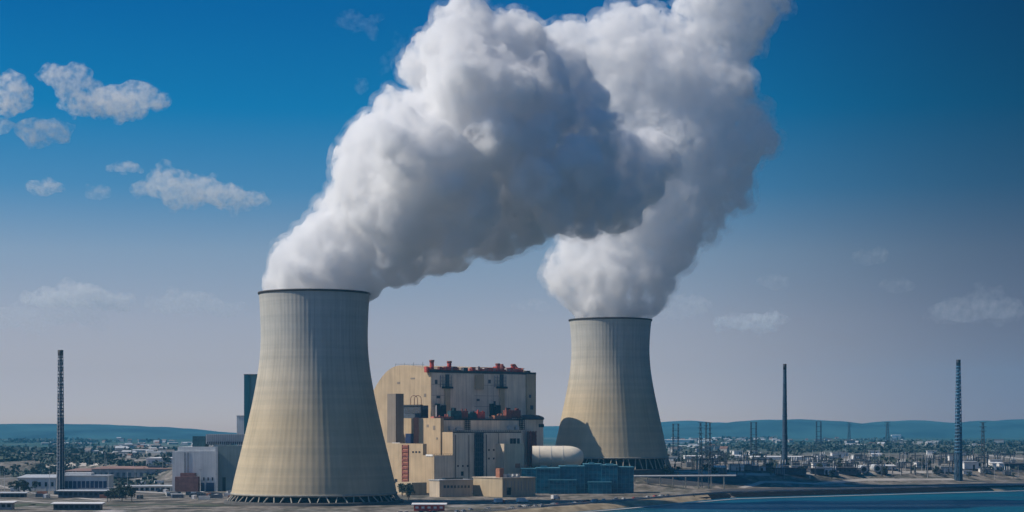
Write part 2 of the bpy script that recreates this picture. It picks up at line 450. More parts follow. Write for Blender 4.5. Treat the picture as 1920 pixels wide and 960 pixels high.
# ------------------------------------------------------------------ steam plumes and clouds
def puff_mesh(name, balls, voxel, disp, seed, kids=(20, 4), smooth=6, keep=0.05, floor=-1e9):
    rnd = random.Random(seed)
    ico = bmesh.new(); bmesh.ops.create_icosphere(ico, subdivisions=2, radius=1.0)
    iv = [v.co.copy() for v in ico.verts]; ifc = [[v.index for v in f.verts] for f in ico.faces]; ico.free()
    allb = []
    def rdir():
        z = rnd.uniform(-1, 1); t = rnd.uniform(0, 2 * math.pi); q = math.sqrt(1 - z * z)
        return Vector((q * math.cos(t), q * math.sin(t), z))
    for c, r, sc3 in balls:
        allb.append((c, r, sc3))
        for i in range(kids[0]):
            d = rdir(); r1 = r * (0.12 + 0.34 * rnd.random() ** 1.6)
            c1 = c + Vector((d.x * sc3[0], d.y * sc3[1], d.z * sc3[2])) * (r * rnd.uniform(0.72, 0.95))
            s1 = tuple(0.5 + 0.5 * s for s in sc3)
            if c1.z - r1 * 1.4 < floor: continue
            allb.append((c1, r1, s1))
            for j in range(kids[1]):
                d2 = (rdir() + d * 0.5).normalized(); r2 = r1 * rnd.uniform(0.28, 0.5)
                allb.append((c1 + d2 * (r1 * 0.86), r2, s1))
    vs = []; fs = []
    for c, r, s3 in allb:
        b = len(vs)
        vs += [(c.x + v.x * r * s3[0], c.y + v.y * r * s3[1], c.z + v.z * r * s3[2]) for v in iv]
        fs += [[i + b for i in f] for f in ifc]
    me = bpy.data.meshes.new(name + '_src'); me.from_pydata(vs, [], fs)
    o = bpy.data.objects.new(name + '_src', me); COL.objects.link(o)
    md = o.modifiers.new('r', 'REMESH'); md.mode = 'VOXEL'; md.voxel_size = voxel; md.use_smooth_shade = True
    sm = o.modifiers.new('s', 'SMOOTH'); sm.iterations = smooth; sm.factor = 0.5
    for k, (size, strength) in enumerate(disp):
        tx = bpy.data.textures.new('billow', 'CLOUDS'); tx.noise_scale = size; tx.noise_depth = 3; tx.noise_basis = 'ORIGINAL_PERLIN'
        dm = o.modifiers.new('d%d' % k, 'DISPLACE'); dm.texture = tx; dm.strength = strength; dm.texture_coords = 'GLOBAL'; dm.mid_level = 0.5
    m3 = o.modifiers.new('c', 'REMESH'); m3.mode = 'VOXEL'; m3.voxel_size = voxel * 1.05; m3.use_smooth_shade = True
    dg = bpy.context.evaluated_depsgraph_get()
    ev = o.evaluated_get(dg)
    out = bpy.data.meshes.new_from_object(ev)
    out.name = name
    bpy.data.objects.remove(o); bpy.data.meshes.remove(me)
    out.materials.clear()
    # drop specks and hidden cavities: keep only the sizeable shells
    import numpy as np
    n = len(out.vertices); e = np.empty(len(out.edges) * 2, dtype=np.int64); out.edges.foreach_get('vertices', e); e = e.reshape(-1, 2)
    lab = np.arange(n)
    while True:
        m = np.minimum(lab[e[:, 0]], lab[e[:, 1]]); new = lab.copy()
        np.minimum.at(new, e[:, 0], m); np.minimum.at(new, e[:, 1], m); new = new[new]
        if (new == lab).all(): break
        lab = new
    cnt = np.bincount(lab, minlength=n)
    kill = cnt[lab] < keep * cnt.max()
    if kill.any():
        bm = bmesh.new(); bm.from_mesh(out); bm.verts.ensure_lookup_table()
        bmesh.ops.delete(bm, geom=[bm.verts[i] for i in np.nonzero(kill)[0]], context='VERTS'); bm.to_mesh(out); bm.free()
    return out
def centre_mesh(me, org):
    me.transform(Matrix.Translation(-Vector(org)))
def balls_px(lst, d0, stretch_y=0.9):
    out = []
    for b in lst:
        px, py, r = b[0], b[1], b[2]
        d = d0 + (b[3] if len(b) > 3 else 0)
        out.append((P(px, py, d), r * 1.05 * d / F, (1, stretch_y, 1)))
    return out
plume1 = [(925, 258, 52, -52), (1000, 335, 48, -40), (868, 425, 48, -28), (1085, 300, 46, -28), (960, 170, 50, -42), (1040, 395, 36, -20), (590, 552, 90), (522, 549, 40), (655, 550, 42), (545, 528, 50), (575, 512, 62), (620, 510, 78), (545, 500, 40), (655, 525, 60), (592, 478, 54), (640, 470, 74), (685, 505, 52),
          (640, 440, 46, -10), (600, 452, 34), (690, 425, 78), (735, 475, 60), (668, 390, 46), (650, 372, 34), (790, 458, 58, 25), (850, 448, 62, 30), (915, 430, 62, 30), (965, 405, 60, 30), (1000, 420, 36, 30),
          (700, 345, 72, -20), (672, 335, 48), (662, 300, 36), (712, 292, 66, -20), (700, 258, 48), (755, 385, 90, -30), (790, 300, 88, -55), (760, 240, 62), (728, 205, 32), (770, 198, 30),
          (830, 330, 90, -30), (845, 250, 78, -30), (930, 330, 105, 40), (880, 385, 60, -35), (815, 142, 52), (785, 128, 38), (815, 100, 44), (855, 95, 62, -20), (850, 50, 44), (880, 40, 46), (872, 5, 30), (905, 60, 40),
          (880, 165, 84, -40), (965, 105, 72, 10), (930, 75, 42), (985, 75, 40), (1010, 110, 52, 30), (985, 200, 92, 0), (1055, 130, 52, 40), (1035, 290, 80, 50), (965, 280, 70, -30), (1010, 360, 62, 10),
          (1080, 205, 64, 40), (1110, 250, 44, 10), (1090, 355, 60, 30), (1105, 398, 48, 30), (1060, 400, 40, 40), (1150, 380, 58, 70), (1190, 330, 66, 80), (1222, 300, 48, 80), (1130, 290, 70, 70)]
plume2 = [(1143, 600, 62), (1122, 588, 36), (1168, 588, 36), (1143, 578, 74), (1098, 552, 46), (1190, 552, 54), (1078, 508, 52), (1062, 500, 38), (1140, 505, 86), (1210, 510, 58), (1105, 460, 62), (1190, 440, 90), (1255, 445, 62),
          (1270, 385, 84), (1310, 420, 46), (1335, 395, 34), (1190, 360, 90), (1340, 335, 70), (1375, 300, 40), (1290, 280, 100), (1370, 255, 66), (1405, 225, 36), (1420, 215, 22), (1210, 250, 100), (1375, 190, 44), (1330, 180, 84), (1230, 150, 95),
          (1165, 85, 68), (1130, 75, 42), (1165, 30, 26), (1200, 60, 36), (1085, 80, 40), (1100, 120, 66), (1140, 160, 80), (1045, 100, 50), (1055, 75, 34), (1290, 110, 66), (1340, 60, 58), (1400, 25, 54), (1300, 10, 40), (1360, -40, 70), (1395, 72, 36), (1440, -10, 40), (1255, 70, 42), (1450, -50, 44)]
def steam_mat(name, dens, scale, lo, hi, low, alb=0.99, thin=None):
    """dense vapour whose thickness varies through the plume; thin=(x0, x1, f) dilutes it downwind"""
    m = vol_mat(name, (alb, alb, alb + 0.002), dens)
    t = m.node_tree; v = [n for n in t.nodes if n.type == 'PRINCIPLED_VOLUME'][0]
    co = t.nodes.new('ShaderNodeTexCoord'); nz = t.nodes.new('ShaderNodeTexNoise')
    nz.inputs['Scale'].default_value = scale; nz.inputs['Detail'].default_value = 5; nz.inputs['Roughness'].default_value = 0.62
    t.links.new(co.outputs['Object'], nz.inputs[0])
    mr = t.nodes.new('ShaderNodeMapRange'); mr.interpolation_type = 'SMOOTHSTEP'
    for k, vv in (('From Min', lo), ('From Max', hi), ('To Min', low * dens), ('To Max', dens)): mr.inputs[k].default_value = vv
    t.links.new(nz.outputs['Fac'], mr.inputs['Value']); out = mr.outputs[0]
    if thin:
        sp = t.nodes.new('ShaderNodeSeparateXYZ'); t.links.new(co.outputs['Object'], sp.inputs[0])
        m2 = t.nodes.new('ShaderNodeMapRange'); m2.interpolation_type = 'SMOOTHSTEP'
        for k, vv in (('From Min', thin[0]), ('From Max', thin[1]), ('To Min', 1.0), ('To Max', thin[2])): m2.inputs[k].default_value = vv
        t.links.new(sp.outputs['X'], m2.inputs['Value'])
        mu = t.nodes.new('ShaderNodeMath'); mu.operation = 'MULTIPLY'; t.links.new(out, mu.inputs[0]); t.links.new(m2.outputs[0], mu.inputs[1]); out = mu.outputs[0]
    t.links.new(out, v.inputs['Density'])
    return m
STEAM_A = steam_mat('dense_steam', 0.20, 0.085, 0.41, 0.57, 0.05, 0.964, (165, 285, 0.3))
VEIL = steam_mat('thin_vapour', 0.032, 0.075, 0.43, 0.64, 0.0, 0.97, (165, 330, 0.7))
STEAM_B = steam_mat('soft_steam', 0.12, 0.070, 0.41, 0.60, 0.04, 0.974)
for lst, d, mt, vox, lab, sd in ((plume1, 1344, STEAM_A, 1.7, 'grey billowing steam plume blown right from the large foreground cooling tower', 5),
                                 (plume2, D2, STEAM_B, 2.2, 'soft white steam plume rising straight from the smaller distant cooling tower', 8)):
    me = puff_mesh('steam_plume', balls_px(lst, d), vox, [(45, 15), (17, 11), (6, 5)], sd, floor=Z(601 if lst is plume2 else 551, d) - 2)
    org = P(lst[0][0], lst[0][1], d)
    centre_mesh(me, org)
    root = tag(link_mesh('steam_plume', me, mt, None, org), lab, 'steam plume', 'steam plumes over the cooling towers')
    # thin vapour round the dense core
    import numpy as np
    v2 = me.copy(); v2.name = 'thin_veil'; v2.materials.clear(); nv = len(v2.vertices)
    co = np.empty(nv * 3, dtype=np.float32); no = np.empty(nv * 3, dtype=np.float32)
    v2.vertices.foreach_get('co', co); v2.vertex_normals.foreach_get('vector', no)
    off = 4.5 if lst is plume1 else 6.5
    hgt = co.reshape(-1, 3)[:, 2] - (Z(601 if lst is plume2 else 551, d) - org.z)
    up = np.clip((hgt - 2) / 40, 0, 1)
    v2.vertices.foreach_set('co', (co.reshape(-1, 3) + no.reshape(-1, 3) * (off * up - 0.4)[:, None]).ravel()); v2.update()
    link_mesh('thin_veil', v2, VEIL, root)
# ------------------------------------------------------------------ main power building
def cladding(name, col, seam=3.0, var=0.1, rough=0.7, dark=0.82):
    """sheet cladding: faint vertical seams, rain streaks and blotches"""
    m = bpy.data.materials.new(name); m.use_nodes = True
    t = m.node_tree; b = t.nodes['Principled BSDF']; b.inputs['Roughness'].default_value = rough; b.inputs['Specular IOR Level'].default_value = 0.25
    co = t.nodes.new('ShaderNodeTexCoord')
    def nz(scale, st, det=4):
        mp = t.nodes.new('ShaderNodeMapping'); mp.inputs['Scale'].default_value = st; t.links.new(co.outputs['Object'], mp.inputs[0])
        n = t.nodes.new('ShaderNodeTexNoise'); n.inputs['Scale'].default_value = scale; n.inputs['Detail'].default_value = det; t.links.new(mp.outputs[0], n.inputs[0]); return n
    def ramp(src, a0, a1, c0, c1):
        r = t.nodes.new('ShaderNodeValToRGB'); r.color_ramp.elements[0].position = a0; r.color_ramp.elements[1].position = a1
        r.color_ramp.elements[0].color = (*c0, 1); r.color_ramp.elements[1].color = (*c1, 1); t.links.new(src, r.inputs[0]); return r.outputs[0]
    st = ramp(nz(0.5, (1, 1, 0.05), 5).outputs['Fac'], 0.35, 0.6, (dark,) * 3, (1.04, 1.03, 1.0))
    bl = ramp(nz(0.06, (1, 1, 1.2), 5).outputs['Fac'], 0.35, 0.65, tuple(c * (1 - var) for c in col), tuple(c * (1 + var) for c in col))
    sp = t.nodes.new('ShaderNodeSeparateXYZ'); t.links.new(co.outputs['Object'], sp.inputs[0])
    sm = t.nodes.new('ShaderNodeMath'); sm.operation = 'ADD'; t.links.new(sp.outputs['X'], sm.inputs[0])
    ym = t.nodes.new('ShaderNodeMath'); ym.operation = 'MULTIPLY'; ym.inputs[1].default_value = 0.31; t.links.new(sp.outputs['Y'], ym.inputs[0]); t.links.new(ym.outputs[0], sm.inputs[1])
    dv = t.nodes.new('ShaderNodeMath'); dv.operation = 'DIVIDE'; dv.inputs[1].default_value = seam; t.links.new(sm.outputs[0], dv.inputs[0])
    fr = t.nodes.new('ShaderNodeMath'); fr.operation = 'FRACT'; t.links.new(dv.outputs[0], fr.inputs[0])
    sl = ramp(fr.outputs[0], 0.02, 0.09, (0.86,) * 3, (1, 1, 1))
    def mult(a_, b_, f):
        x = t.nodes.new('ShaderNodeMix'); x.data_type = 'RGBA'; x.blend_type = 'MULTIPLY'; x.inputs['Factor'].default_value = f
        t.links.new(a_, x.inputs['A']); t.links.new(b_, x.inputs['B']); return x.outputs['Result']
    t.links.new(mult(mult(bl, st, 0.8), sl, 0.9), b.inputs['Base Color'])
    return m
M['tan'] = cladding('tan_cladding', (0.47, 0.355, 0.23))
M['tan_light'] = cladding('pale_tan_cladding', (0.46, 0.37, 0.255))
M['greige'] = cladding('grey_tan_cladding', (0.55, 0.46, 0.36))
M['front'] = cladding('shade_lift_cladding', (0.80, 0.69, 0.565), dark=0.74)  # paler than the tan walls, to brighten the shaded fronts by colour
M['silo'] = cladding('grey_brown_cladding', (0.24, 0.20, 0.165))
M['roof'] = pmat('roof_felt', (0.05, 0.05, 0.055), 0.9, 0.3, 0.2)
M['red'] = pmat('red_paint', (0.45, 0.075, 0.055), 0.8, 0.4, 0.5)
M['red_pale'] = pmat('faded_red_paint', (0.50, 0.16, 0.12), 0.7, 0.3, 0.6)
M['rust'] = pmat('rust_red_steel', (0.20, 0.065, 0.05), 0.8, 0.35, 0.4)
M['orange_brown'] = pmat('orange_brown_panel', (0.35, 0.15, 0.09), 0.75, 0.2, 0.4)
M['steel'] = pmat('blue_grey_steel', (0.06, 0.075, 0.10), 0.6, 0.3, 0.5)
M['dark'] = pmat('dark_opening', (0.012, 0.014, 0.02), 0.6, 0.3, 0.5)
M['glass'] = pmat('dark_glass', (0.012, 0.03, 0.05), 0.12, 0.3, 0.3, spec=0.6)
M['white'] = pmat('white_paint', (0.72, 0.70, 0.68), 0.6, 0.1, 0.4)
M['pale'] = pmat('pale_grey_sheet', (0.45, 0.46, 0.47), 0.6, 0.12, 0.3)
M['grey'] = pmat('grey_sheet', (0.25, 0.26, 0.28), 0.65, 0.15, 0.3)
M['navy'] = pmat('navy_panel', (0.02, 0.035, 0.10), 0.5, 0.2, 0.4)
M['equip'] = pmat('teal_equipment', (0.03, 0.08, 0.10), 0.6, 0.4, 0.5)

ROT = R(38)
U = Vector((math.cos(ROT), math.sin(ROT)))        # along the shaded river front, going right and back
V = Vector((-math.sin(ROT), math.cos(ROT)))       # along the sunlit gable side, going left and back
def solve(O, dr, px):
    k = (px - 960.0) / F
    return (k * O.y - O.x) / (dr.x - k * dr.y)
class Block:
    """a box with its near corner at photo column cpx, distance d; sides reach columns rpx (along U) and lpx (along V)"""
    def __init__(s, cpx, d, rpx, lpx, top, bot=None, zb=None):
        s.O = Vector((W(cpx, d), d)); s.d = d
        s.lu = solve(s.O, U, rpx); s.lv = solve(s.O, V, lpx)
        s.z1 = Z(top, d); s.z0 = zb if zb is not None else (Z(bot, d) if bot else GZ - 3)
    def pt(s, u, v): return s.O + U * u + V * v
    def mesh(s, mb, m=0, u0=0, v0=0, v1=None, z1=None):
        v1 = s.lv if v1 is None else v1
        mb.frame(s.O, U, V, u0, s.lu, v0, v1, s.z0, s.z1 if z1 is None else z1, m); return mb
    def on_front(s, px0, px1, y0, y1, out=0.25, depth=0.3, mb=None, m=0):
        """panel on the shaded front between photo columns and rows"""
        mb = mb or MB()
        a0, a1 = solve(s.O, U, px0), solve(s.O, U, px1); dm = (s.pt((a0 + a1) / 2, 0)).y
        return mb.frame(s.O, U, V, a0, a1, -out, depth - out, Z(y1, dm), Z(y0, dm), m)
    def on_side(s, px0, px1, y0, y1, out=0.25, depth=0.3, mb=None, m=0):
        mb = mb or MB()
        a0, a1 = solve(s.O, V, px1), solve(s.O, V, px0); dm = (s.pt(0, (a0 + a1) / 2)).y
        return mb.frame(s.O, U, V, -out, depth - out, a0, a1, Z(y1, dm), Z(y0, dm), m)
bc = P(850, 930, 1570)
pb = thing('power_station_building', (bc.x, bc.y, GZ), 'huge stepped tan building with red stacks on its roof between both cooling towers', 'power station')
A = Block(808, 1600, 1003, 697, 697)
# main hall: gable with an arched crown that sweeps back over the whole length
n = 22; arch = [(0, A.z0), (0, A.z1)]
zpk = A.z1 + 7.5
for i in range(n + 1):
    f = i / n
    v = f * A.lv
    if f < 0.10: z = A.z1 + 3.0 * (f / 0.10)
    else:
        g = (f - 0.10) / 0.90
        z = A.z1 + 3.0 + 4.2 * math.sin(min(1, g / 0.42) * math.pi / 2) if g < 0.42 else A.z1 + 7.2 - 26 * ((g - 0.42) / 0.58) ** 2.3
    arch.append((v, z))
arch.append((A.lv, A.z0))
na = len(arch)
vs = [(*A.pt(0, v), z) for v, z in arch] + [(*A.pt(A.lu, v), z) for v, z in arch]
hall = MB(); hall.add(vs, [list(range(na)), [na + i for i in range(na)][::-1]] + [[i, na + i, na + (i + 1) % na, (i + 1) % na] for i in range(na)])
wall_o = hall.build('main_hall', M['tan'], pb)
# coping along the front edge, pilaster bays
A.on_front(806, 1004.5, 696.0, 700.5, 0.6, 1.4).build('cornice', M['roof'], wall_o)
for x0, x1, y1 in ((841, 888, 781), (940, 984, 781)):
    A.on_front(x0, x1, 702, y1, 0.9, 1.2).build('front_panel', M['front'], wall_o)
A.on_front(889.5, 905, 702, 730, 2.2, 2.5).build('bay_panel', M['tan_light'], wall_o)
A.on_front(985.5, 1003, 702, 779, 1.6, 1.9).build('corner_bay', M['tan_light'], wall_o)
for cx in (837, 939):
    ch = A.on_front(cx - 2.4, cx + 2.4, 702, 728, 2.4, 2.2).build('flue_duct', M['steel'], pb)
    A.on_front(cx - 9, cx + 9, 725, 728.5, 3.4, 3.2).build('platform', M['dark'], ch)
    A.on_front(cx - 4, cx + 4, 729, 778, 2.6, 2.6).build('pilaster', M['tan_light'], wall_o)
    mb = MB()
    for xx in (cx - 13, cx - 8, cx + 8): A.on_front(xx, xx + 0.9, 704, 726, 1.2, 0.5, mb)
    for yy in (708, 714, 720): A.on_front(cx - 13, cx + 8, yy, yy + 0.8, 1.3, 0.4, mb)
    mb.build('pipe_rack', M['grey'], pb)
    mb = MB()
    for xx, yy in ((cx - 22, 757), (cx - 15, 762), (cx - 10, 760), (cx + 8, 765)): A.on_front(xx, xx + 6, yy, 781, 3.2, 3.0, mb)
    mb.build('vent_unit', M['dark'], pb)
A.on_front(808.6, 1002.6, 701, 790, 0.3, 0.4).build('shade_lift_sheet', M['front'], wall_o)  # sheet whose paler colour lifts the shade on this front
# roof plant: red pipework band and four red stacks
rp = random.Random(4)
for (x0, x1) in ((802, 868), (884, 984)):
    mb = MB()
    x = x0
    while x < x1:
        wd = rp.uniform(3, 7); tp = rp.uniform(686.5, 693)
        A.on_front(x, min(x + wd, x1), tp, 698, -rp.uniform(1.5, 3), rp.uniform(3, 6), mb, rp.choice((0, 0, 1, 1, 2, 3)))
        x += wd * rp.uniform(0.7, 1.1)
    for k in range(3):
        p = [A.on_front(x0, x1, 689.5 + k * 2.7, 690.4 + k * 2.7, -0.6, 0.8, mb, k % 2)]
    mb.build('roof_pipework', [M['red'], M['red_pale'], M['rust'], M['pale']], pb)
A.on_front(872, 880, 689, 699, -2, 4).build('roof_cabin', M['steel'], pb)
A.on_front(990, 997, 695, 699, -2, 4).build('roof_hatch', M['dark'], pb)
for cx, tp in ((814.5, 675.5), (847.3, 677.5), (938.3, 682), (966.8, 683.2)):
    a0 = solve(A.O, U, cx); p = A.pt(a0, 4); 
    mb = MB().tube((p.x, p.y, A.z1 - 0.5), (p.x, p.y, Z(tp, p.y)), 1.95, 16)
    st = mb.build('red_stack', M['red'], pb)
    MB().lathe((p.x, p.y), [(2.0, Z(tp, p.y) - 1.6), (2.3, Z(tp, p.y) - 1.4), (2.3, Z(tp, p.y) + 0.3), (1.6, Z(tp, p.y) + 0.3)], 16).build('stack_collar', M['rust'], st)
for cx, tp in ((940.5, 682.5), (964.5, 683.5)):  # added cones hidden behind the stacks, shaped to cast spiky shadows
    a0 = solve(A.O + V * 22, U, cx); p = A.O + V * 22 + U * a0; zb_ = A.z1 + 5
    MB().lathe((p.x, p.y), [(4.2, zb_ - 1), (3.6, zb_ + 1.5), (1.9, zb_ + 3.5), (1.5, Z(tp, p.y)), (0.2, Z(tp, p.y))], 14).build('shadow_cone', M['rust'], pb)
p = A.pt(-0.5, A.lv * 0.10)
MB().tube((p.x, p.y + 2, A.z1 + 2.6), (p.x + 6, p.y + 6, A.z1 + 2.6), 1.6, 12).build('roof_drum', M['rust'], pb)
mb = MB()
for f in (0.15, 0.3, 0.45, 0.6):
    p = A.pt(1.0, A.lv * f); mb.tube((p.x, p.y, A.z1 + 5), (p.x, p.y, A.z1 + 9.2), 0.14, 6)
p0 = A.pt(1, A.lv * 0.12); p1 = A.pt(1, A.lv * 0.6); mb.tube((p0.x, p0.y, A.z1 + 7.0), (p1.x, p1.y, A.z1 + 8.4), 0.14, 6)
mb.build('roof_railing', M['steel'], pb)

# terrace block with equipment
B = Block(826, 1568, 980, 749, 786)
o = B.mesh(MB()).build('terrace_block', M['tan'], pb)
B.on_front(826.4, 980, 788.2, 930, 0.2, 0.3).build('shade_lift_sheet', M['front'], o)
B.on_front(826, 981, 785.2, 788, 0.4, 1.0).build('coping', M['roof'], o)
C0 = Block(980, 1640, 1025, 966, 785)
# chamfered right end
q = [C0.pt(0, 0), C0.pt(C0.lu * 0.86, 0), C0.pt(C0.lu, 5), C0.pt(C0.lu, 40), C0.pt(0, 40)]
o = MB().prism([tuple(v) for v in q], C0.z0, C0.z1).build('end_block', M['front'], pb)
C0.on_front(980, 1019, 783.5, 787, 0.4, 1.5).build('coping', M['roof'], o)
C0.on_front(1010, 1020, 795, 801, 0.12, 0.3).build('window', M['dark'], o)
p0 = C0.pt(C0.lu * 0.55, 8)
MB().lathe((p0.x, p0.y), [(13, C0.z1 - 0.5), (12, C0.z1 + 1.6), (8, C0.z1 + 3.2), (0.1, C0.z1 + 4)], 24).build('dome_cap', M['roof'], pb)
eq = [(816, 853, 781, 787, 'red_pale'), (848, 868, 770, 786, 'equip'), (869, 880, 770, 787, 'rust'), (884, 896, 773, 786, 'equip'), (898, 912, 772, 785, 'red'),
      (930, 952, 779, 786, 'orange_brown'), (952, 963, 769, 786, 'rust'), (964, 979, 769, 784, 'rust')]
for x0, x1, y0, y1, mk in eq:
    mb = MB(); B.on_front(x0, x1, y0, y1, -2.0, 5, mb)
    for k in range(3): xx = x0 + (x1 - x0) * rp.random() * 0.8; B.on_front(xx, xx + 1.6, y0 - rp.uniform(1.5, 5), y0 + 1, -3, 1.2, mb)
    mb.build('terrace_equipment', M[mk], pb)
mb = MB()
p0 = B.pt(solve(B.O, U, 828), 8)
mb.tube((p0.x, p0.y, B.z1), (p0.x, p0.y, Z(760, p0.y)), 0.5, 8)
mb.build('white_pipe', M['white'], pb)
for x0, x1, y0, y1 in ((827, 838, 800, 807), (919, 923, 798, 803), (933, 939, 796, 805), (943, 949, 798, 805)):
    B.on_front(x0, x1, y0, y1, 0.12, 0.3).build('window', M['dark'], pb)
for x0, x1, y0, y1 in ((840, 847, 800, 807), (853, 864, 802, 808), (950, 960, 798, 806), (964, 970, 799, 806)):
    B.on_front(x0, x1, y0, y1, 3.0, 3).build('roof_unit', M['pale'], pb)
for x0 in (870, 972):
    mb = MB()
    for k in range(4): B.on_front(x0 + k * 3, x0 + k * 3 + 0.8, 786, 806, 1.6, 0.5, mb)
    for k in range(6): B.on_front(x0, x0 + 10, 787 + k * 3.5, 787.8 + k * 3.5, 1.7, 0.5, mb)
    mb.build('stair_frame', M['dark'], pb)

# lower front block
D = Block(849, 1540, 977, 793, 810)
o = D.mesh(MB()).build('lower_block', M['tan'], pb)
D.on_front(849, 977, 809.4, 811.5, 0.3, 0.8).build('coping', M['roof'], o)
D.on_front(849.6, 976.6, 811.6, 930, 0.2, 0.3).build('shade_lift_sheet', M['front'], o)
D2b = Block(940, 1562, 977.5, 905, 832)
D2b.O = D2b.O - V * 4
D2b.mesh(MB(), 0, 0, 0, 20).build('annex_block', M['greige'], pb)
sf = MB()
for k in range(5): D.on_front(888 + k * 3.7, 889.3 + k * 3.7, 809, 892, 2.2, 0.6, sf)
for k in range(10): D.on_front(888, 904.5, 811 + k * 9, 812.8 + k * 9, 2.3, 0.7, sf)
st = sf.build('stair_tower', M['steel'], pb)
D.on_front(889, 904, 811, 892, 0.9, 1.1).build('backing', M['glass'], st)
for x0, x1, y0, y1 in ((863, 866, 836, 841), (924, 926, 836, 839)):
    D.on_front(x0, x1, y0, y1, 0.15, 0.3).build('window', M['dark'], pb)
for x0 in (957, 963, 970):
    D2b.on_front(x0, x0 + 5, 822, 832, -0.3, 0.5).build('window', M['dark'], pb)
D2b.on_front(966, 975, 869, 877, 0.15, 0.3).build('door', M['orange_brown'], pb)
rs = MB()
for k in range(4): C0.on_front(982 + k * 5, 983.2 + k * 5, 808, 875, 6, 0.8, rs)
for k in range(9): C0.on_front(982, 998.5, 809 + k * 7.5, 811 + k * 7.5, 6.2, 0.8, rs)
st = rs.build('stair_tower', M['rust'], pb)
C0.on_front(983, 998, 811, 875, 5, 0.8).build('backing', M['rust'], st)

# joints, louvres, pipes and railings
mb = MB()
for yy in (722, 742, 762): A.on_front(809, 1002, yy, yy + 0.6, 0.32, 0.2, mb)
for xx in (826, 858, 873, 914, 924, 958, 972): A.on_front(xx, xx + 0.5, 702, 784, 0.33, 0.2, mb)
mb.build('panel_joints', M['silo'], wall_o)
for xx, yy, ww, hh in ((815, 712, 5, 8), (818, 742, 7, 5), (868, 770, 5, 9), (893, 748, 6, 4), (915, 712, 5, 7), (925, 752, 4, 9), (963, 745, 5, 4), (990, 740, 4, 6), (992, 760, 6, 8)):
    A.on_front(xx, xx + ww, yy, yy + hh, 0.36 if xx < 985 else 1.7, 0.3).build('louvre', M['steel'], pb)
for xx, yy, ww, hh in [(915 + 9 * k, yy, 3, 3.4) for k in range(5) for yy in (842, 858)] + [(857 + 9 * k, 872, 3, 3.4) for k in range(3)] + [(958, 884, 5, 8), (864, 884, 5, 8)]:
    D.on_front(xx, xx + ww, yy, yy + hh, 0.26, 0.3).build('window', M['dark'], pb)
for xx, y0, y1, mk in ((853, 815, 925, 'silo'), (911, 815, 900, 'steel'), (934, 812, 905, 'silo'), (952, 836, 900, 'rust'), (878, 815, 925, 'silo')):
    D.on_front(xx, xx + 1.1, y0, y1, 0.7, 0.5).build('drain_pipe', M[mk], pb)
# sunlit stepped blocks on the left
G = Block(814, 1515, 850, 727, 854)
g1 = G.mesh(MB()).build('lower_step', M['tan'], pb)
G2 = Block(793, 1528, 800, 720, 832)
g2 = G2.mesh(MB(), 0).build('upper_step', M['tan'], pb)
H = Block(826, 1552, 832, 747, 784)
H.mesh(MB(), 0).build('middle_step', M['tan'], pb)
G.on_front(814.5, 849.6, 854.6, 930, 0.2, 0.3).build('shade_lift_sheet', M['front'], g1)
# recessed bay with a pitched lean-to
G.on_side(799, 812, 852, 855.5, 0.5, 1.0).build('parapet', M['white'], g1)
# dark stair silo on the gable
S = Block(742, 1570, 757, 726, 738, 830)
S.mesh(MB()).build('stair_silo', M['silo'], pb)
# glazed cabin
K = Block(789, 1580, 803, 757, 760, 784)
k_o = K.mesh(MB()).build('roof_cabin', M['steel'], pb)
K.on_side(759, 788, 763, 775, 0.2, 0.3).build('window', M['glass'], k_o)
K.on_front(790, 802, 768, 781, 0.2, 0.3).build('window', M['dark'], k_o)
K.on_side(756, 790, 758.8, 761.2, 1.0, 2.5).build('roof', M['roof'], k_o)
mb = MB()
for cx in (766, 773):
    for k in range(10):
        t0, t1 = math.pi * k / 10, math.pi * (k + 1) / 10
        pc = K.pt(6, solve(K.O, V, cx)); rr = 3.0
        q0 = Vector((pc.x + rr * math.cos(t0), pc.y, Z(748, pc.y) + rr * math.sin(t0))); q1 = Vector((pc.x + rr * math.cos(t1), pc.y, Z(748, pc.y) + rr * math.sin(t1)))
        mb.tube(q0, q1, 0.28, 6)
    for sx in (-1, 1): mb.tube((pc.x + 3 * sx, pc.y, Z(760, pc.y)), (pc.x + 3 * sx, pc.y, Z(748, pc.y)), 0.28, 6)
mb.build('pipe_hoop', M['rust'], pb)
H.on_side(776, 785, 783, 831, 0.35, 0.5).build('red_strip', M['orange_brown'], pb)
H.on_side(742, 757, 812, 831, 4.0, 4.2).build('switch_cabin', M['white'], pb)
H.on_side(761, 776, 813, 831, 0.5, 0.6).build('shutter', M['navy'], pb)
lad = MB()
G.on_side(754.5, 755.9, 834, 908, 0.7, 0.5, lad); G.on_side(765.2, 766.6, 834, 908, 0.7, 0.5, lad)
for k in range(9): G.on_side(755, 766.5, 836 + k * 8, 840 + k * 8, 0.9, 0.5, lad)
ld = lad.build('ladder_strip', M['rust'], pb)
G.on_side(756, 765.2, 834, 908, 0.3, 0.35).build('backing', M['orange_brown'], ld)
for xx, yy, ww, hh in ((773, 846, 3, 3), (779, 846, 3, 3), (785, 846, 3, 3), (740, 898, 5, 8)):
    G.on_side(xx, xx + ww, yy, yy + hh, 0.2, 0.3).build('window', M['dark'], pb)
for xx, yy, ww, hh in ((800, 796, 4, 5), (812, 798, 4, 8), (818, 820, 3, 4)):
    H.on_side(xx, xx + ww, yy, yy + hh, 0.2, 0.3).build('louvre', M['silo'], pb)
for xx, yy, ww, hh in ((770, 708, 8, 3), (745, 716, 5, 4), (795, 738, 4, 6)):
    A.on_side(xx, xx + ww, yy, yy + hh, 0.2, 0.3).build('louvre', M['silo'], pb)
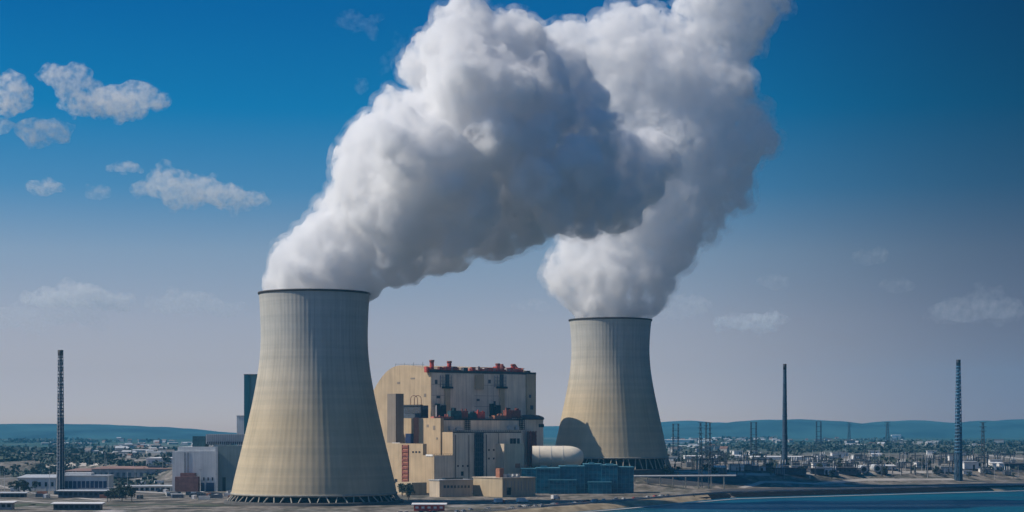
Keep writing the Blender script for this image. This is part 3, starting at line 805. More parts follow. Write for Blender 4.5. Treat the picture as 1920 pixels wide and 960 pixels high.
for bl, xa, xb, yt in ((D, 850, 976, 806.5), (B, 827, 979, 783), (G, 815, 849, 851)):
    mb = MB(); nn_ = int((xb - xa) / 4)
    for k in range(nn_ + 1): bl.on_front(xa + (xb - xa) * k / nn_, xa + (xb - xa) * k / nn_ + 0.35, yt, yt + 4, -0.2, 0.15, mb)
    bl.on_front(xa, xb, yt, yt + 0.45, -0.2, 0.15, mb)
    mb.build('railing', M['steel'], pb)
# step blocks at the foot of the sunlit wall
G3 = Block(772, 1500, 800, 742, 905)
G3.mesh(MB()).build('porch_block', M['tan_light'], pb)

# ------------------------------------------------------------------ small buildings in front
def simple_building(name, blk, wallm, roofm, label, cat, parts=None, group=None, over=0.6, rh=0.5):
    p = blk.pt(blk.lu / 2, blk.lv / 2)
    t = thing(name, (p.x, p.y, blk.z0), label, cat, group)
    blk.mesh(MB()).build('wall', wallm, t)
    mb = MB(); mb.frame(blk.O, U, V, -over, blk.lu + over, -over, blk.lv + over, blk.z1 - 0.05, blk.z1 + rh); mb.build('roof', roofm, t)
    return t
b1 = Block(942, 1452, 1004, 887, 897)
t = simple_building('low_building', b1, M['tan_light'], M['greige'], 'low tan building with an orange box on its roof, before the power station', 'building')
mb = MB(); p = b1.pt(solve(b1.O, U, 945), 6); mb.frame(p, U, V, 0, 4.5, 0, 5, b1.z1 + 0.45, b1.z1 + 8.0); mb.build('roof_box', M['orange_brown'], t)
for q in (952, 960, 968, 976):
    b1.on_front(q, q + 5, 889, 897, -4, 3).build('roof_unit', M['pale'], t)
mb = MB()
for k in range(9): b1.on_front(945 + k * 6.5, 946 + k * 6.5, 902, 920, 0.2, 0.3, mb)
mb.build('wall_joint', M['grey'], t)
b1.on_front(950, 958, 914, 928, 0.15, 0.3).build('door', M['dark'], t)
b2 = Block(824, 1455, 886, 805, 901)
t = simple_building('low_building', b2, M['greige'], M['pale'], 'low grey building with pale roof at the foot of the stepped tan wall', 'building')
p = b2.pt(b2.lu * 0.55, b2.lv * 0.5)
mb = MB(); mb.frame(p, U, V, -9, 9, -2, 2, b2.z1 + 0.45, b2.z1 + 1.8); mb.build('roof_light', M['glass'], t)
mb = MB()
for k in range(8): b2.on_front(832 + k * 6.4, 836 + k * 6.4, 910, 915, 0.12, 0.3, mb)
mb.build('window', M['glass'], t)

# white horizontal tank with a domed end
tz0 = Z(857, 1610); tr = 21 / F * 1610
x0 = W(998, 1610); x1 = W(1062, 1610)
tk = thing('storage_tank', ((x0 + x1) / 2, 1610, Z(880, 1610)), 'big horizontal white storage tank with a domed end beside the blue glass hall', 'tank')
vs = []; fs = []; prof = [(x0, tr)] + [(x0 + (x1 - x0) * i / 6, tr) for i in range(1, 7)] + [(x1 + 15.5 * math.sin(i * math.pi / 20), max(0.02, tr * math.cos(i * math.pi / 20) ** 0.75)) for i in range(1, 11)]
nn = 40
for x, r in prof:
    for k in range(nn):
        a0 = 2 * math.pi * k / nn; vs.append((x, 1610 + r * math.cos(a0), tz0 + r * math.sin(a0)))
for j in range(len(prof) - 1):
    for k in range(nn): fs.append([j * nn + k, j * nn + (k + 1) % nn, (j + 1) * nn + (k + 1) % nn, (j + 1) * nn + k])
M['tank'] = pmat('tank_white', (0.78, 0.69, 0.55), 0.4, 0.08, 0.15, spec=0.5)
MB().add(vs, fs, 0, True).build('drum', M['tank'], tk)
for f in (0.2, 0.55, 0.9):
    x = x0 + (x1 - x0) * f
    mb = MB()
    for k in range(nn):
        a0 = 2 * math.pi * k / nn; a1 = 2 * math.pi * (k + 1) / nn
        mb.tube((x, 1610 + (tr + .1) * math.cos(a0), tz0 + (tr + .1) * math.sin(a0)), (x, 1610 + (tr + .1) * math.cos(a1), tz0 + (tr + .1) * math.sin(a1)), 0.16, 5)
    mb.build('band', M['pale'], tk)
    MB().box((x, 1610, (tz0 - tr + 2 + GZ) / 2 - 0), (1.6, tr * 1.5, tz0 - tr + 3.4 - GZ)).build('saddle', M['leg_concrete'], tk)

# blue glass hall
M['blue_glass'] = pmat('blue_glass', (0.002, 0.05, 0.10), 0.25, scale=0.16, col2=(0.02, 0.21, 0.30), spec=0.3, stretch=(1, 1, 1.8))  # mottling puts reflections and structures into the glass colour
M['blue_frame'] = pmat('blue_frame', (0.06, 0.20, 0.27), 0.5, 0.2, 0.4)
gl = thing('glass_hall', (W(1080, 1540), 1540, GZ), 'long low blue glazed hall below the smaller cooling tower', 'hall')
gd = 1535
def hallbox(px0, px1, y0, d, depth, mname, name):
    x0, x1 = W(px0, d), W(px1, d)
    mb = MB().box(((x0 + x1) / 2, d + depth / 2, (GZ - 1 + Z(y0, d)) / 2), (x1 - x0, depth, Z(y0, d) - GZ + 1)); o = mb.build(name, M[mname], gl)
    mb = MB(); nb = int((x1 - x0) / 3.2)
    for k in range(nb + 1):
        x = x0 + (x1 - x0) * k / nb; mb.box((x, d - 0.12, (GZ + Z(y0, d)) / 2), (0.3, 0.3, Z(y0, d) - GZ))
    zz = GZ + 4
    while zz < Z(y0, d): mb.box(((x0 + x1) / 2, d - 0.10, zz), (x1 - x0, 0.25, 0.28)); zz += 4.2
    mb.build('mullions', M['blue_frame'], o)
    MB().box(((x0 + x1) / 2, d + depth / 2, Z(y0, d) + 0.4), (x1 - x0 + 1.2, depth + 1.2, 0.8)).build('roof', M['blue_frame'], o)
for hx0, hx1, hy, hd, hdep in ((978, 1005.5, 880, 10, 20), (1006, 1049.6, 879, 0, 34), (1050, 1095.6, 875.5, 5, 30), (1096, 1127.6, 871.5, 8, 28), (1128, 1157.6, 873.5, 2, 32), (1158, 1188, 877, 9, 26), (1030, 1080, 901, -9, 7.5), (1104, 1146, 905, -7, 8)):
    hallbox(hx0, hx1, hy, gd + hd, hdep, 'blue_glass', 'glass_block')
for hx0, hx1, hy, hd in ((1014, 1026, 873.5, 14), (1060, 1084, 871.5, 16), (1104, 1114, 867, 18), (1136, 1150, 869, 16)):
    x0, x1 = W(hx0, gd + hd), W(hx1, gd + hd)
    MB().box(((x0 + x1) / 2, gd + hd + 3, Z(878, gd) + (Z(hy, gd + hd) - Z(878, gd)) / 2), (x1 - x0, 6, Z(hy, gd + hd) - Z(878, gd))).build('roof_unit', M['blue_frame'], gl)

# ------------------------------------------------------------------ left side buildings
def xbox(px0, px1, y0, d, depth, z0=None, mb=None, m=0):
    x0, x1 = W(px0, d), W(px1, d); z0 = (ground_z((x0 + x1) / 2, d) - 1) if z0 is None else z0
    mb = mb or MB()
    mb.box(((x0 + x1) / 2, d + depth / 2, (z0 + Z(y0, d)) / 2), (x1 - x0, depth, Z(y0, d) - z0), 0, m)
    return mb
def zbox(px0, px1, y0, y1, d, depth=0.4, mb=None, m=0):
    return xbox(px0, px1, y0, d - depth * 0.6, depth, Z(y1, d), mb, m)
M['grey_clad'] = cladding('grey_white_cladding', (0.58, 0.60, 0.62), 4.0)
M['grey_clad2'] = cladding('dull_green_grey_cladding', (0.17, 0.22, 0.23), 4.0)
M['brick'] = pmat('red_brown_brick', (0.20, 0.10, 0.085), 0.85, 0.25, 0.4)
M['teal'] = pmat('teal_tower_cladding', (0.02, 0.12, 0.15), 0.45, 0.25, 0.1, stretch=(1, 1, 0.2))
dL = 1590
lb = thing('boiler_house', (W(385, dL), dL, GZ), 'pale grey block shaped boiler house with ribbed roof unit, left of the large cooling tower', 'building')
w1 = xbox(323, 408, 846, dL, 40).build('wall', M['grey_clad'], lb)
xbox(333, 410, 838, dL + 4, 36, Z(848, dL)).build('roof_step', M['grey_clad'], lb)
w2 = xbox(408.6, 462, 836, dL + 3, 44).build('side_wall', M['grey_clad2'], lb)
zbox(404, 408.3, 838, 922, dL, 1.2).build('corner_pier', M['pale'], lb)
for x in (345, 351): zbox(x, x + 3, 848, 888, dL, 0.5).build('wall_strip', M['grey'], lb)
xbox(361, 385, 818, dL + 14, 18, Z(840, dL)).build('dark_penthouse', M['equip'], lb)
ru = xbox(386, 458, 814, dL + 10, 26, Z(832, dL)).build('ribbed_unit', M['pale'], lb)
mb = MB()
for k in range(20): zbox(388 + k * 3.5, 388.8 + k * 3.5, 814, 834, dL + 10, 0.5, mb)
mb.build('ribs', M['grey'], ru)
mb = MB()
for k in range(18): zbox(388 + k * 4, 390.4 + k * 4, 828, 834, dL + 9, 0.4, mb)
mb.build('louvre', M['steel'], ru)
bk = zbox(328, 371, 894, 923, dL - 6, 9).build('brick_annex', M['brick'], lb)
zbox(338, 366, 887, 895, dL - 4, 6).build('annex_roof', M['brick'], bk)
for x0, x1 in ((372.5, 383), (386.5, 401.5)): 
    dd = zbox(x0, x1, 905, 923, dL, 0.5).build('door', M['navy'], lb)
for x in (372, 381, 389, 397): zbox(x, x + 2.4, 895, 901, dL, 0.4).build('window', M['dark'], lb)
zbox(417, 423, 895, 922, dL + 3, 0.5).build('door', M['dark'], lb)

dT = 1660
tt = thing('teal_tower', (W(471, dT), dT, GZ), 'tall dark teal slab tower behind the large cooling tower', 'tower')
xbox(457.5, 468.5, 703, dT, 14, GZ - 1).build('dark_slab', M['teal'], tt)
xbox(468.9, 486, 703, dT + 1, 14, GZ - 1).build('pale_slab', pmat('teal_grey_cladding', (0.12, 0.22, 0.24), 0.6, 0.1, 0.1), tt)
xbox(457, 486.5, 701.5, dT - 0.4, 15.5, Z(703, dT)).build('roof', M['steel'], tt)
gt = thing('grey_tower', (W(450, 1900), 1900, ground_z(W(450, 1900), 1900)), 'small pale grey tower beside the dark teal tower', 'tower')
xbox(444, 458, 781, 1900, 12).build('shaft', M['grey_clad'], gt)
xbox(443.5, 458.5, 779, 1899.6, 13, Z(781, 1900)).build('roof', M['pale'], gt)

def low_shed(name, px0, px1, ytop, ybot_d, depth, wallm, roofm, label, cat='shed', win=None, winm='glass', slope=0.0, group=None, roof_h=0.8, over=0.8):
    d = ybot_d; x0, x1 = W(px0, d), W(px1, d); gz = ground_z((x0 + x1) / 2, d + depth / 2)
    t = thing(name, ((x0 + x1) / 2, d, gz), label, cat, group)
    zt = Z(ytop, d)
    MB().box(((x0 + x1) / 2, d + depth / 2, (gz - 1.5 + zt) / 2), (x1 - x0, depth, zt - gz + 1.5)).build('wall', wallm, t)
    mb = MB(); xc = [x0 - over, x1 + over, x1 + over, x0 - over]; yc = [d - over, d - over, d + depth + over, d + depth + over]
    mb.prism(list(zip(xc, yc)), zt - 0.05, [zt + roof_h, zt + roof_h, zt + roof_h + slope, zt + roof_h + slope]); mb.build('roof', roofm, t)
    if win:
        y0, y1, nw, fr = win
        for k in range(nw):
            a0 = x0 + (x1 - x0) * (k + 0.5 - fr / 2) / nw; a1 = x0 + (x1 - x0) * (k + 0.5 + fr / 2) / nw
            MB().box(((a0 + a1) / 2, d - 0.05, (Z(y0, d) + Z(y1, d)) / 2), (a1 - a0, 0.3, Z(y0, d) - Z(y1, d))).build('window', M[winm], t)
    return t
def dist_at(px, py):
    return gp(px, py).y
M['orange_roof'] = pmat('orange_tile_roof', (0.27, 0.16, 0.125), 0.85, 0.35, 0.06)
M['brown_roof'] = pmat('brown_roof', (0.17, 0.10, 0.08), 0.85, 0.3, 0.15)
low_shed('warehouse', 33, 104, 897, dist_at(70, 921), 30, M['grey_clad'], M['pale'], 'long white warehouse at the foot of the banded lattice chimney', 'warehouse', (904, 912, 6, 0.35), 'dark', 2.0)
t = low_shed('office_building', 112, 201, 893, dist_at(160, 919), 26, M['grey_clad'], M['pale'], 'office building with a row of blue windows beside the banded chimney', 'building', (902, 915, 11, 0.8), 'navy')
d_ = dist_at(160, 919)
xbox(122, 171, 886, d_ + 6, 12, Z(893, d_)).build('penthouse', M['white'], t)
d_ = dist_at(220, 898)
t = low_shed('factory', 172, 325, 880, d_, 60, M['grey'], M['orange_roof'], 'long grey factory with a dull orange roof in front of the left hills', 'factory', (886, 894, 14, 0.5), 'steel', 1.5)
xbox(278, 322, 873, d_ + 20, 20, Z(881, d_)).build('rooftop_unit', M['steel'], t)
low_shed('factory', 122, 168, 884, dist_at(150, 893), 60, M['brown_roof'], M['orange_roof'], 'short brown factory with an orange roof behind the office building', 'factory', None, 'glass', 1.5)
low_shed('warehouse', 274, 324, 860, dist_at(300, 872), 60, M['white'], M['white'], 'white far warehouse behind the orange roofed factory', 'warehouse', (864, 868, 6, .4), 'grey')
d_ = dist_at(170, 938)
for px0, px1, yt, yb, mw, mr, lab in ((109, 232, 921, 934, 'steel', 'pale', 'long low platform shed with a pale roof below the office building'),
                                       (100, 188, 945, 957, 'steel', 'white', 'nearest low shed with a white roof and dark open side, bottom left'),
                                       (0, 46, 925, 933, 'steel', 'pale', 'dark sided low shed at the left edge of the yard'),
                                       (-20, 22, 943, 956, 'grey', 'white', 'small white roofed shed in the bottom left corner'),
                                       (232, 330, 912, 921, 'pale', 'pale', 'long pale roofed bay in front of the boiler house'),
                                       (776, 833, 946.5, 959, 'red', 'white', 'low red kiosk with a white roof below the power station')):
    dd = dist_at((px0 + px1) / 2, yb)
    wn = (yt + 3, yt + 7, 5, .5) if mw == 'red' else (yt + 2.5, yt + 8, max(3, int((px1 - px0) / 9)), .62)
    low_shed('kiosk' if mw == 'red' else 'low_shed', px0, px1, yt, dd, 7, M[mw], M[mr], lab, 'kiosk' if mw == 'red' else 'shed', wn, 'white' if mw == 'red' else 'dark', 0.6, None, 0.4, 1.6)

# ------------------------------------------------------------------ chimneys
def chimney(px, ytop, ybot, hw_top, hw_bot, d, label, style, core_m=None, low=None):
    x = W(px, d); k = d / F; zt = Z(ytop, d); zb = Z(ybot, d); gz = ground_z(x, d)
    t = thing('chimney', (x, d, gz), label, 'chimney', 'tall chimneys')
    n = 24; prof = []
    for i in range(25):
        f = i / 24; prof.append(((hw_bot + (hw_top - hw_bot) * f) * k, zb + (zt - zb) * f))
    prof[0] = (prof[0][0], min(zb, gz - 1))
    core = 0.42 if style == 'lattice' else 1.0
    MB().lathe((x, d), [(r * core, z) for r, z in prof] + [(0.3, zt - 0.2)], n).build('shaft', M[core_m or 'chim_' + style], t)
    if low:
        zl = Z(low, d); fl = (zl - zb) / (zt - zb); rl_ = (hw_bot + (hw_top - hw_bot) * fl) * k
        MB().lathe((x, d), [(hw_bot * k * 0.9, gz - 1), (rl_ * 0.9, zl), (rl_ * 0.5, zl + 0.4)], n).build('lower_shaft', M['chim_solid'], t)
    cap = MB().lathe((x, d), [(hw_top * k * 0.9, zt - 10 * k), (hw_top * k * 1.08, zt - 9.8 * k), (hw_top * k * 1.08, zt + 0.6 * k), (hw_top * k * 0.7, zt + 0.6 * k)], n)
    cap.build('cap', M['dark'], t)
    if style in ('lattice', 'solid'):
        mb = MB(); zz = zt - 14 * k; st = 6.4 * k if style == 'lattice' else 12 * k
        while zz > zb + 40 * k:
            f = (zz - zb) / (zt - zb); r = (hw_bot + (hw_top - hw_bot) * f) * k
            mb.lathe((x, d), [(r * core, zz), (r * 1.04, zz + 0.1), (r * 1.04, zz + 2.4 * k), (r * core, zz + 2.5 * k)], n, caps=False); zz -= st
        mb.build('gallery_ring', M['chim_solid'] if core_m is None else M['chim_blue'], t)
    if style == 'lattice':
        for q in range(8):
            a0 = 2 * math.pi * q / 8; mb = MB()
            rb, rt2 = hw_bot * k, hw_top * k
            mb.tube((x + rb * math.cos(a0), d + rb * math.sin(a0), gz - 1), (x + rt2 * math.cos(a0), d + rt2 * math.sin(a0), zt - 1), 0.22, 6)
            mb.build('leg', M['pale'] if core_m is None else M['chim_blue'], t)
        mb = MB(); a0 = -math.pi * 0.7
        zz0 = zb; nseg = 18
        for i in range(nseg):
            f0, f1 = i / nseg, (i + 1) / nseg
            r0 = (hw_bot + (hw_top - hw_bot) * f0) * k; r1 = (hw_bot + (hw_top - hw_bot) * f1) * k
            for q in range(8):
                b0 = 2 * math.pi * q / 8; b1 = 2 * math.pi * (q + 1) / 8
                if i % 2: b0, b1 = b1, b0
                mb.tube((x + r0 * math.cos(b0), d + r0 * math.sin(b0), zb + (zt - zb) * f0), (x + r1 * math.cos(b1), d + r1 * math.sin(b1), zb + (zt - zb) * f1), 0.2, 5)
        mb.build('bracing', M['steel'], t)
    return t
M['chim_lattice'] = pmat('chimney_pale_banded', (0.36, 0.38, 0.40), 0.8, 0.3, 0.25, stretch=(0.2, 0.2, 1))
M['chim_solid'] = pmat('chimney_dark_blue', (0.03, 0.06, 0.10), 0.7, 0.25, 0.2)
M['chim_blue'] = pmat('chimney_steel_blue', (0.05, 0.15, 0.25), 0.6, 0.3, 0.2, stretch=(0.2, 0.2, 1))
chimney(113.5, 657, 925, 4.8, 7.5, 1560, 'tall pale banded lattice chimney alone on the left', 'lattice', None, 785)
chimney(1471.5, 683, 895, 3.0, 5.8, 1900, 'plain dark chimney nearest the right cooling tower', 'solid')
chimney(1797, 675, 895, 3.8, 8.0, 1880, 'blue lattice chimney far right, widening to its foot', 'lattice', 'chim_blue', 800)
# ------------------------------------------------------------------ bank, road, quay
rq = random.Random(21)
def strip(name, mat, x0, x1, s0, s1, dz, label, n=90, z_add=None, s_var=None):
    rows = 6; vs = []
    for j in range(rows):
        for i in range(n):
            x = x0 + (x1 - x0) * i / (n - 1)
            f = j / (rows - 1); a0 = s0(x) if callable(s0) else s0; a1 = s1(x) if callable(s1) else s1
            y = shore_y(x) + a0 + (a1 - a0) * f
            z = ground_z(x, y) + dz + (z_add(x, f) if z_add else 0)
            vs.append((x, y, z))
    fs = [[j * n + i, j * n + i + 1, (j + 1) * n + i + 1, (j + 1) * n + i] for j in range(rows - 1) for i in range(n - 1)]
    o = MB().add(vs, fs, 0, True).build(name, mat)
    return tag(o, label, None, None, 'structure')
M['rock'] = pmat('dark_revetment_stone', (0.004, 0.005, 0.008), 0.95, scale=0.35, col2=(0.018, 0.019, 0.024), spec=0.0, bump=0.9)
M['sand'] = pmat('dry_sand', (0.16, 0.12, 0.07), 0.95, scale=0.12, col2=(0.36, 0.29, 0.19), stretch=(1, 0.5, 1), bump=0.5)
M['asphalt'] = pmat('asphalt', (0.045, 0.045, 0.05), 0.9, 0.25, 0.15)
M['kerb'] = pmat('pale_kerb_concrete', (0.42, 0.41, 0.40), 0.8, 0.12, 0.3)
def wob(x): return 4 * noise.noise(Vector((x * 0.02, 3.3, 0)))
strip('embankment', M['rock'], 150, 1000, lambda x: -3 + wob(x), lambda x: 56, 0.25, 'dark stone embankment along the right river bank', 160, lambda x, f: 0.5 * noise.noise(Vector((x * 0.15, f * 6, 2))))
strip('sand_bank', M['sand'], -20, 165, lambda x: -7 + wob(x), lambda x: 50, 0.3, 'strip of dry sand between road and river', 60, lambda x, f: 1.6 * math.sin(math.pi * f) * sstep(-20, 20, x) * (1 - sstep(110, 165, x)))
strip('sand_bank', M['sand'], 455, 800, lambda x: 8 + wob(x), lambda x: 34, 1.0, 'strip of pale sand at the right end of the embankment', 60, lambda x, f: 0.8 * math.sin(math.pi * f))
strip('shore_line', M['kerb'], 10, 900, lambda x: -13 + wob(x) * .4, lambda x: -5, 0.0, 'pale wet stone edge where the water meets the bank', 140, lambda x, f: max(0, 0.35 - (ground_z(x, shore_y(x) - 13 + 8 * f))))
strip('road', M['asphalt'], -420, 1200, 66, 76, 0.10, 'riverside road in front of the power station', 160)
for s0, s1 in ((64.6, 65.6), (76.4, 77.4)):
    strip('kerb', M['kerb'], -420, 1200, s0, s1, 0.14, 'pale kerb of the riverside road', 160)
# low parapet wall on the river side of the road
mb = MB(); px_ = None
for i in range(120):
    x0 = 20 + 8.5 * i; x1 = x0 + 8.5
    y0, y1 = shore_y(x0) + 62.5, shore_y(x1) + 62.5
    a_ = math.atan2(y1 - y0, x1 - x0)
    mb.box(((x0 + x1) / 2, (y0 + y1) / 2, ground_z(x0, y0) + 0.5), (math.hypot(x1 - x0, y1 - y0) - 0.02, 0.5, 1.5), a_)
tag(mb.build('parapet_wall', M['kerb']), 'long low pale parapet wall along the river side of the road', 'wall')

# pale tracks and gravel areas on the plain
M['gravel'] = pmat('pale_gravel', (0.30, 0.27, 0.24), 0.95, scale=0.03, col2=(0.46, 0.42, 0.37), stretch=(0.4, 1, 1))
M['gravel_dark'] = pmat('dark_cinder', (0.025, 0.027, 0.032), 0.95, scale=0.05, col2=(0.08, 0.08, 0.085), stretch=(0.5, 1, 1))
M['field'] = pmat('scrub_green', (0.035, 0.05, 0.03), 0.95, scale=0.04, col2=(0.09, 0.10, 0.055), stretch=(0.5, 1, 1))
strip('cinder_yard', M['gravel_dark'], 175, 1100, 79, 135, 0.12, 'dark ground behind the right embankment', 120)  # darker strip over the ground behind the road
def ground_patch(name, mat, pts, w, label, dz=0.12):
    """ribbon on the ground through photo points, w metres wide"""
    g = [gp(*p) for p in pts]
    line = []
    for a_, b_ in zip(g, g[1:]):
        nn = max(2, int((b_ - a_).length / 20))
        for k in range(nn): line.append(a_.lerp(b_, k / nn))
    line.append(g[-1])
    vs = []; 
    for i, p in enumerate(line):
        q = line[min(i + 1, len(line) - 1)] - line[max(i - 1, 0)]; q.z = 0; q.normalize()
        nrm2 = Vector((-q.y, q.x, 0)); ww = w * (0.75 + 0.5 * noise.noise(Vector((i * 0.3, len(pts), px_seed(name)))))
        for k in range(5):
            f = -0.5 + k / 4; v = p + nrm2 * (ww * f); v.z = ground_z(v.x, v.y) + dz; vs.append(v)
    fs = [[i * 5 + k, i * 5 + k + 1, (i + 1) * 5 + k + 1, (i + 1) * 5 + k] for i in range(len(line) - 1) for k in range(4)]
    tag(MB().add(vs, fs, 0, True).build(name, mat), label, None, None, 'structure')
def px_seed(s): return sum(map(ord, s)) % 17
for nm, mk, pts, wd in (('track', 'gravel', [(1560, 852), (1640, 843), (1720, 842), (1780, 848), (1920, 861), (2050, 872)], 26),
                        ('track', 'gravel', [(1220, 871), (1300, 866), (1420, 869), (1560, 866), (1700, 872), (1900, 876)], 22),
                        ('track', 'gravel', [(1390, 915), (1430, 906), (1470, 905), (1530, 908), (1620, 902), (1790, 899)], 10),
                        ('track', 'gravel', [(1240, 884), (1330, 889), (1420, 891), (1600, 888), (1800, 886)], 12),
                        ('track', 'gravel', [(1240, 832), (1330, 836), (1500, 838), (1700, 836)], 40),
                        ('track', 'gravel', [(-30, 876), (90, 872), (200, 868), (330, 860)], 30),
                        ('track', 'gravel', [(-30, 905), (60, 925), (200, 940), (420, 935)], 9),
                        ('track', 'gravel', [(90, 942), (200, 938), (330, 931)], 7),
                        ('track', 'gravel', [(-20, 937), (30, 939), (90, 944)], 9),
                        ('track', 'gravel', [(190, 956), (300, 952), (430, 952)], 6),
                        ('cinder_yard', 'gravel_dark', [(-20, 930), (60, 931), (100, 930)], 8),
                        ('track', 'gravel', [(230, 921), (330, 926), (430, 930)], 22),
                        ('track', 'gravel', [(-30, 848), (160, 852), (330, 848)], 30),
                        ('cinder_yard', 'gravel_dark', [(1440, 884), (1540, 886), (1640, 886)], 26),
                        ('cinder_yard', 'gravel_dark', [(1200, 898), (1290, 903), (1400, 900)], 40),
                        ('cinder_yard', 'gravel_dark', [(1500, 876), (1700, 879), (1920, 884)], 18),
                        ('cinder_yard', 'gravel_dark', [(1300, 852), (1500, 856), (1750, 858)], 30),
                        ('cinder_yard', 'gravel_dark', [(-30, 884), (60, 886), (110, 884)], 22),
                        ('grass_field', 'field', [(-40, 955), (60, 945), (100, 948)], 30),
                        ('grass_field', 'field', [(200, 948), (320, 946), (420, 948)], 26),
                        ('grass_field', 'field', [(-40, 852), (60, 858), (120, 858)], 120),
                        ('grass_field', 'field', [(1240, 842), (1450, 846), (1640, 850)], 60),
                        ('grass_field', 'field', [(1780, 842), (1850, 848), (1950, 852)], 90)):
    dzz = {'gravel': 0.16, 'gravel_dark': 0.12, 'field': 0.08}[mk]
    ground_patch(nm, M[mk], pts, wd, {'track': 'pale gravel track across the plain', 'cinder_yard': 'dark cinder ground of the switchyard', 'grass_field': 'dull green scrub field'}[nm], dzz + 0.01 * rq.random())

# ------------------------------------------------------------------ pylons and switchyard
def lattice(mb, c, h, w0, w1, z0, lv, rt=0.28, rb=0.14):
    cor = lambda w, i: Vector((c[0] + w / 2 * (1 if i in (0, 3) else -1), c[1] + w / 2 * (1 if i < 2 else -1), 0))
    for i in range(4):
        a0 = cor(w0, i); a0.z = z0; a1 = cor(w1, i); a1.z = z0 + h
        mb.tube(a0, a1, rt, 5)
    for k in range(lv):
        f0, f1 = k / lv, (k + 1) / lv; wa, wb = w0 + (w1 - w0) * f0, w0 + (w1 - w0) * f1
        for i in range(4):
            p = cor(wa, i); p.z = z0 + h * f0; q = cor(wb, (i + 1) % 4); q.z = z0 + h * f1; mb.tube(p, q, rb, 4, caps=False)
            p = cor(wa, (i + 1) % 4); p.z = z0 + h * f0; q = cor(wb, i); q.z = z0 + h * f1; mb.tube(p, q, rb, 4, caps=False)
M['pylon'] = pmat('pylon_steel', (0.05, 0.07, 0.09), 0.7, 0.2, 0.3)
def pylon(px, ytop, ybot, label, kind='lattice', wpx=9):
    g = gp(px, ybot); d = g.y; h = Z(ytop, d) - g.z; k = d / F
    t = thing('pylon', g, label, 'pylon', 'power pylons on the plain')
    if kind == 'twin':
        for sx in (-1, 1):
            mb = MB(); lattice(mb, (g.x + sx * wpx * k * 0.4, g.y), h, wpx * k * 0.22, wpx * k * 0.16, g.z - 1, 12, 0.32 * k * 1.4, 0.18 * k * 1.2); mb.build('mast', M['pylon'], t)
        mb = MB()
        for f in (0.97, 0.8, 0.62, 0.45): mb.box((g.x, g.y, g.z + h * f), (wpx * k * 1.15, 0.6 * k, 0.7 * k))
        mb.build('cross_beam', M['pylon'], t)
    else:
        mb = MB(); lattice(mb, (g.x, g.y), h, wpx * k * 0.85, wpx * k * 0.28, g.z - 1, 14, 0.30 * k * 1.4, 0.17 * k * 1.2); mb.build('mast', M['pylon'], t)
        for f in (0.98, 0.90, 0.82):
            MB().box((g.x, g.y, g.z + h * f), (wpx * k * 1.3, 0.8 * k, 0.8 * k)).build('cross_arm', M['pylon'], t)
for a_ in ((1267, 793, 862, 'twin mast pylon just right of the smaller cooling tower', 'twin', 12),
           (1313.5, 790, 915, 'tall thin dark lattice pylon in front of the switchyard', 'lattice', 8),
           (1324, 790, 868, 'thin pylon farther back between the two tall dark ones', 'lattice', 6),
           (1331, 790, 917, 'tall thin pylon leaning out of the pipe bridge, second of the close pair', 'lattice', 6),
           (1413, 790, 856, 'twin mast pylon between the pair of thin pylons and the plain dark chimney', 'twin', 12),
           (1535, 789, 842, 'faint twin mast pylon right of the plain dark chimney', 'twin', 10),
           (1592, 792, 830, 'very faint far pylon before the right hills', 'lattice', 7),
           (1664, 791, 832, 'faint far pylon in front of the pale town block', 'lattice', 9),
           (1843, 790, 892, 'dark slim pylon right of the blue lattice chimney', 'lattice', 10)):
    pylon(*a_[:3], *a_[3:])
# gantries of the switchyard: one prototype, copies in rows
def gantry_proto():
    t = thing('switchyard_gantry', (0, 0, 0), 'small grey portal gantry standing in the switchyard right of the towers', 'gantry', 'switchyard gantries')
    for sx in (-1, 1):
        mb = MB(); lattice(mb, (sx * 7, 0), 13, 1.5, 0.8, -0.5, 6, 0.2, 0.12); mb.build('post', M['gantry'], t)
    mb = MB(); mb.box((0, 0, 11.6), (15.5, 0.9, 0.9)); mb.build('beam', M['gantry'], t)
    for x in (-4.5, 0, 4.5): MB().tube((x, 0, 11.1), (x, 0, 8.6), 0.28, 6).build('insulator', M['leg_concrete'], t)
    return t
M['gantry'] = pmat('gantry_steel', (0.10, 0.12, 0.14), 0.6, 0.3, 0.3)
def trafo_proto():
    t = thing('transformer', (0, 0, 0), 'small dark transformer with pale bushings in the switchyard', 'transformer', 'switchyard transformers')
    MB().box((0, 0, 2.2), (6, 3.6, 4.4)).build('tank', M['steel'], t)
    mb = MB()
    for k in range(6): mb.box((-2.6 + k * 1.05, -2.2, 2.1), (0.5, 0.9, 3.4))
    mb.build('radiator', M['grey'], t)
    mb = MB()
    for x in (-1.8, 0, 1.8): mb.tube((x, 0, 4.4), (x, 0, 7.2), 0.4, 8, 0.22)
    mb.build('bushing', M['white'], t)
    return t
def kiosk_proto():
    t = thing('control_hut', (0, 0, 0), 'small pale control hut in the switchyard', 'hut', 'switchyard huts')
    MB().box((0, 0, 1.8), (9, 5, 3.6)).build('wall', M['white'], t)
    MB().box((0, 0, 3.8), (9.8, 5.8, 0.4)).build('roof', M['pale'], t)
    MB().box((1.5, -2.55, 1.2), (1.2, 0.15, 2.3)).build('door', M['dark'], t)
    return t
protos = [gantry_proto(), trafo_proto(), kiosk_proto()]
used = [0, 0, 0]
def place(i, px, py, rz=0.0, sc_=1.0):
    g = gp(px, py)
    if used[i] == 0:
        protos[i].location = g; protos[i].rotation_euler = (0, 0, rz); protos[i].scale = (sc_,) * 3; o = protos[i]
    else: o = copy_tree(protos[i], g, rz, sc_)
    used[i] += 1; return o
rs2 = random.Random(9)
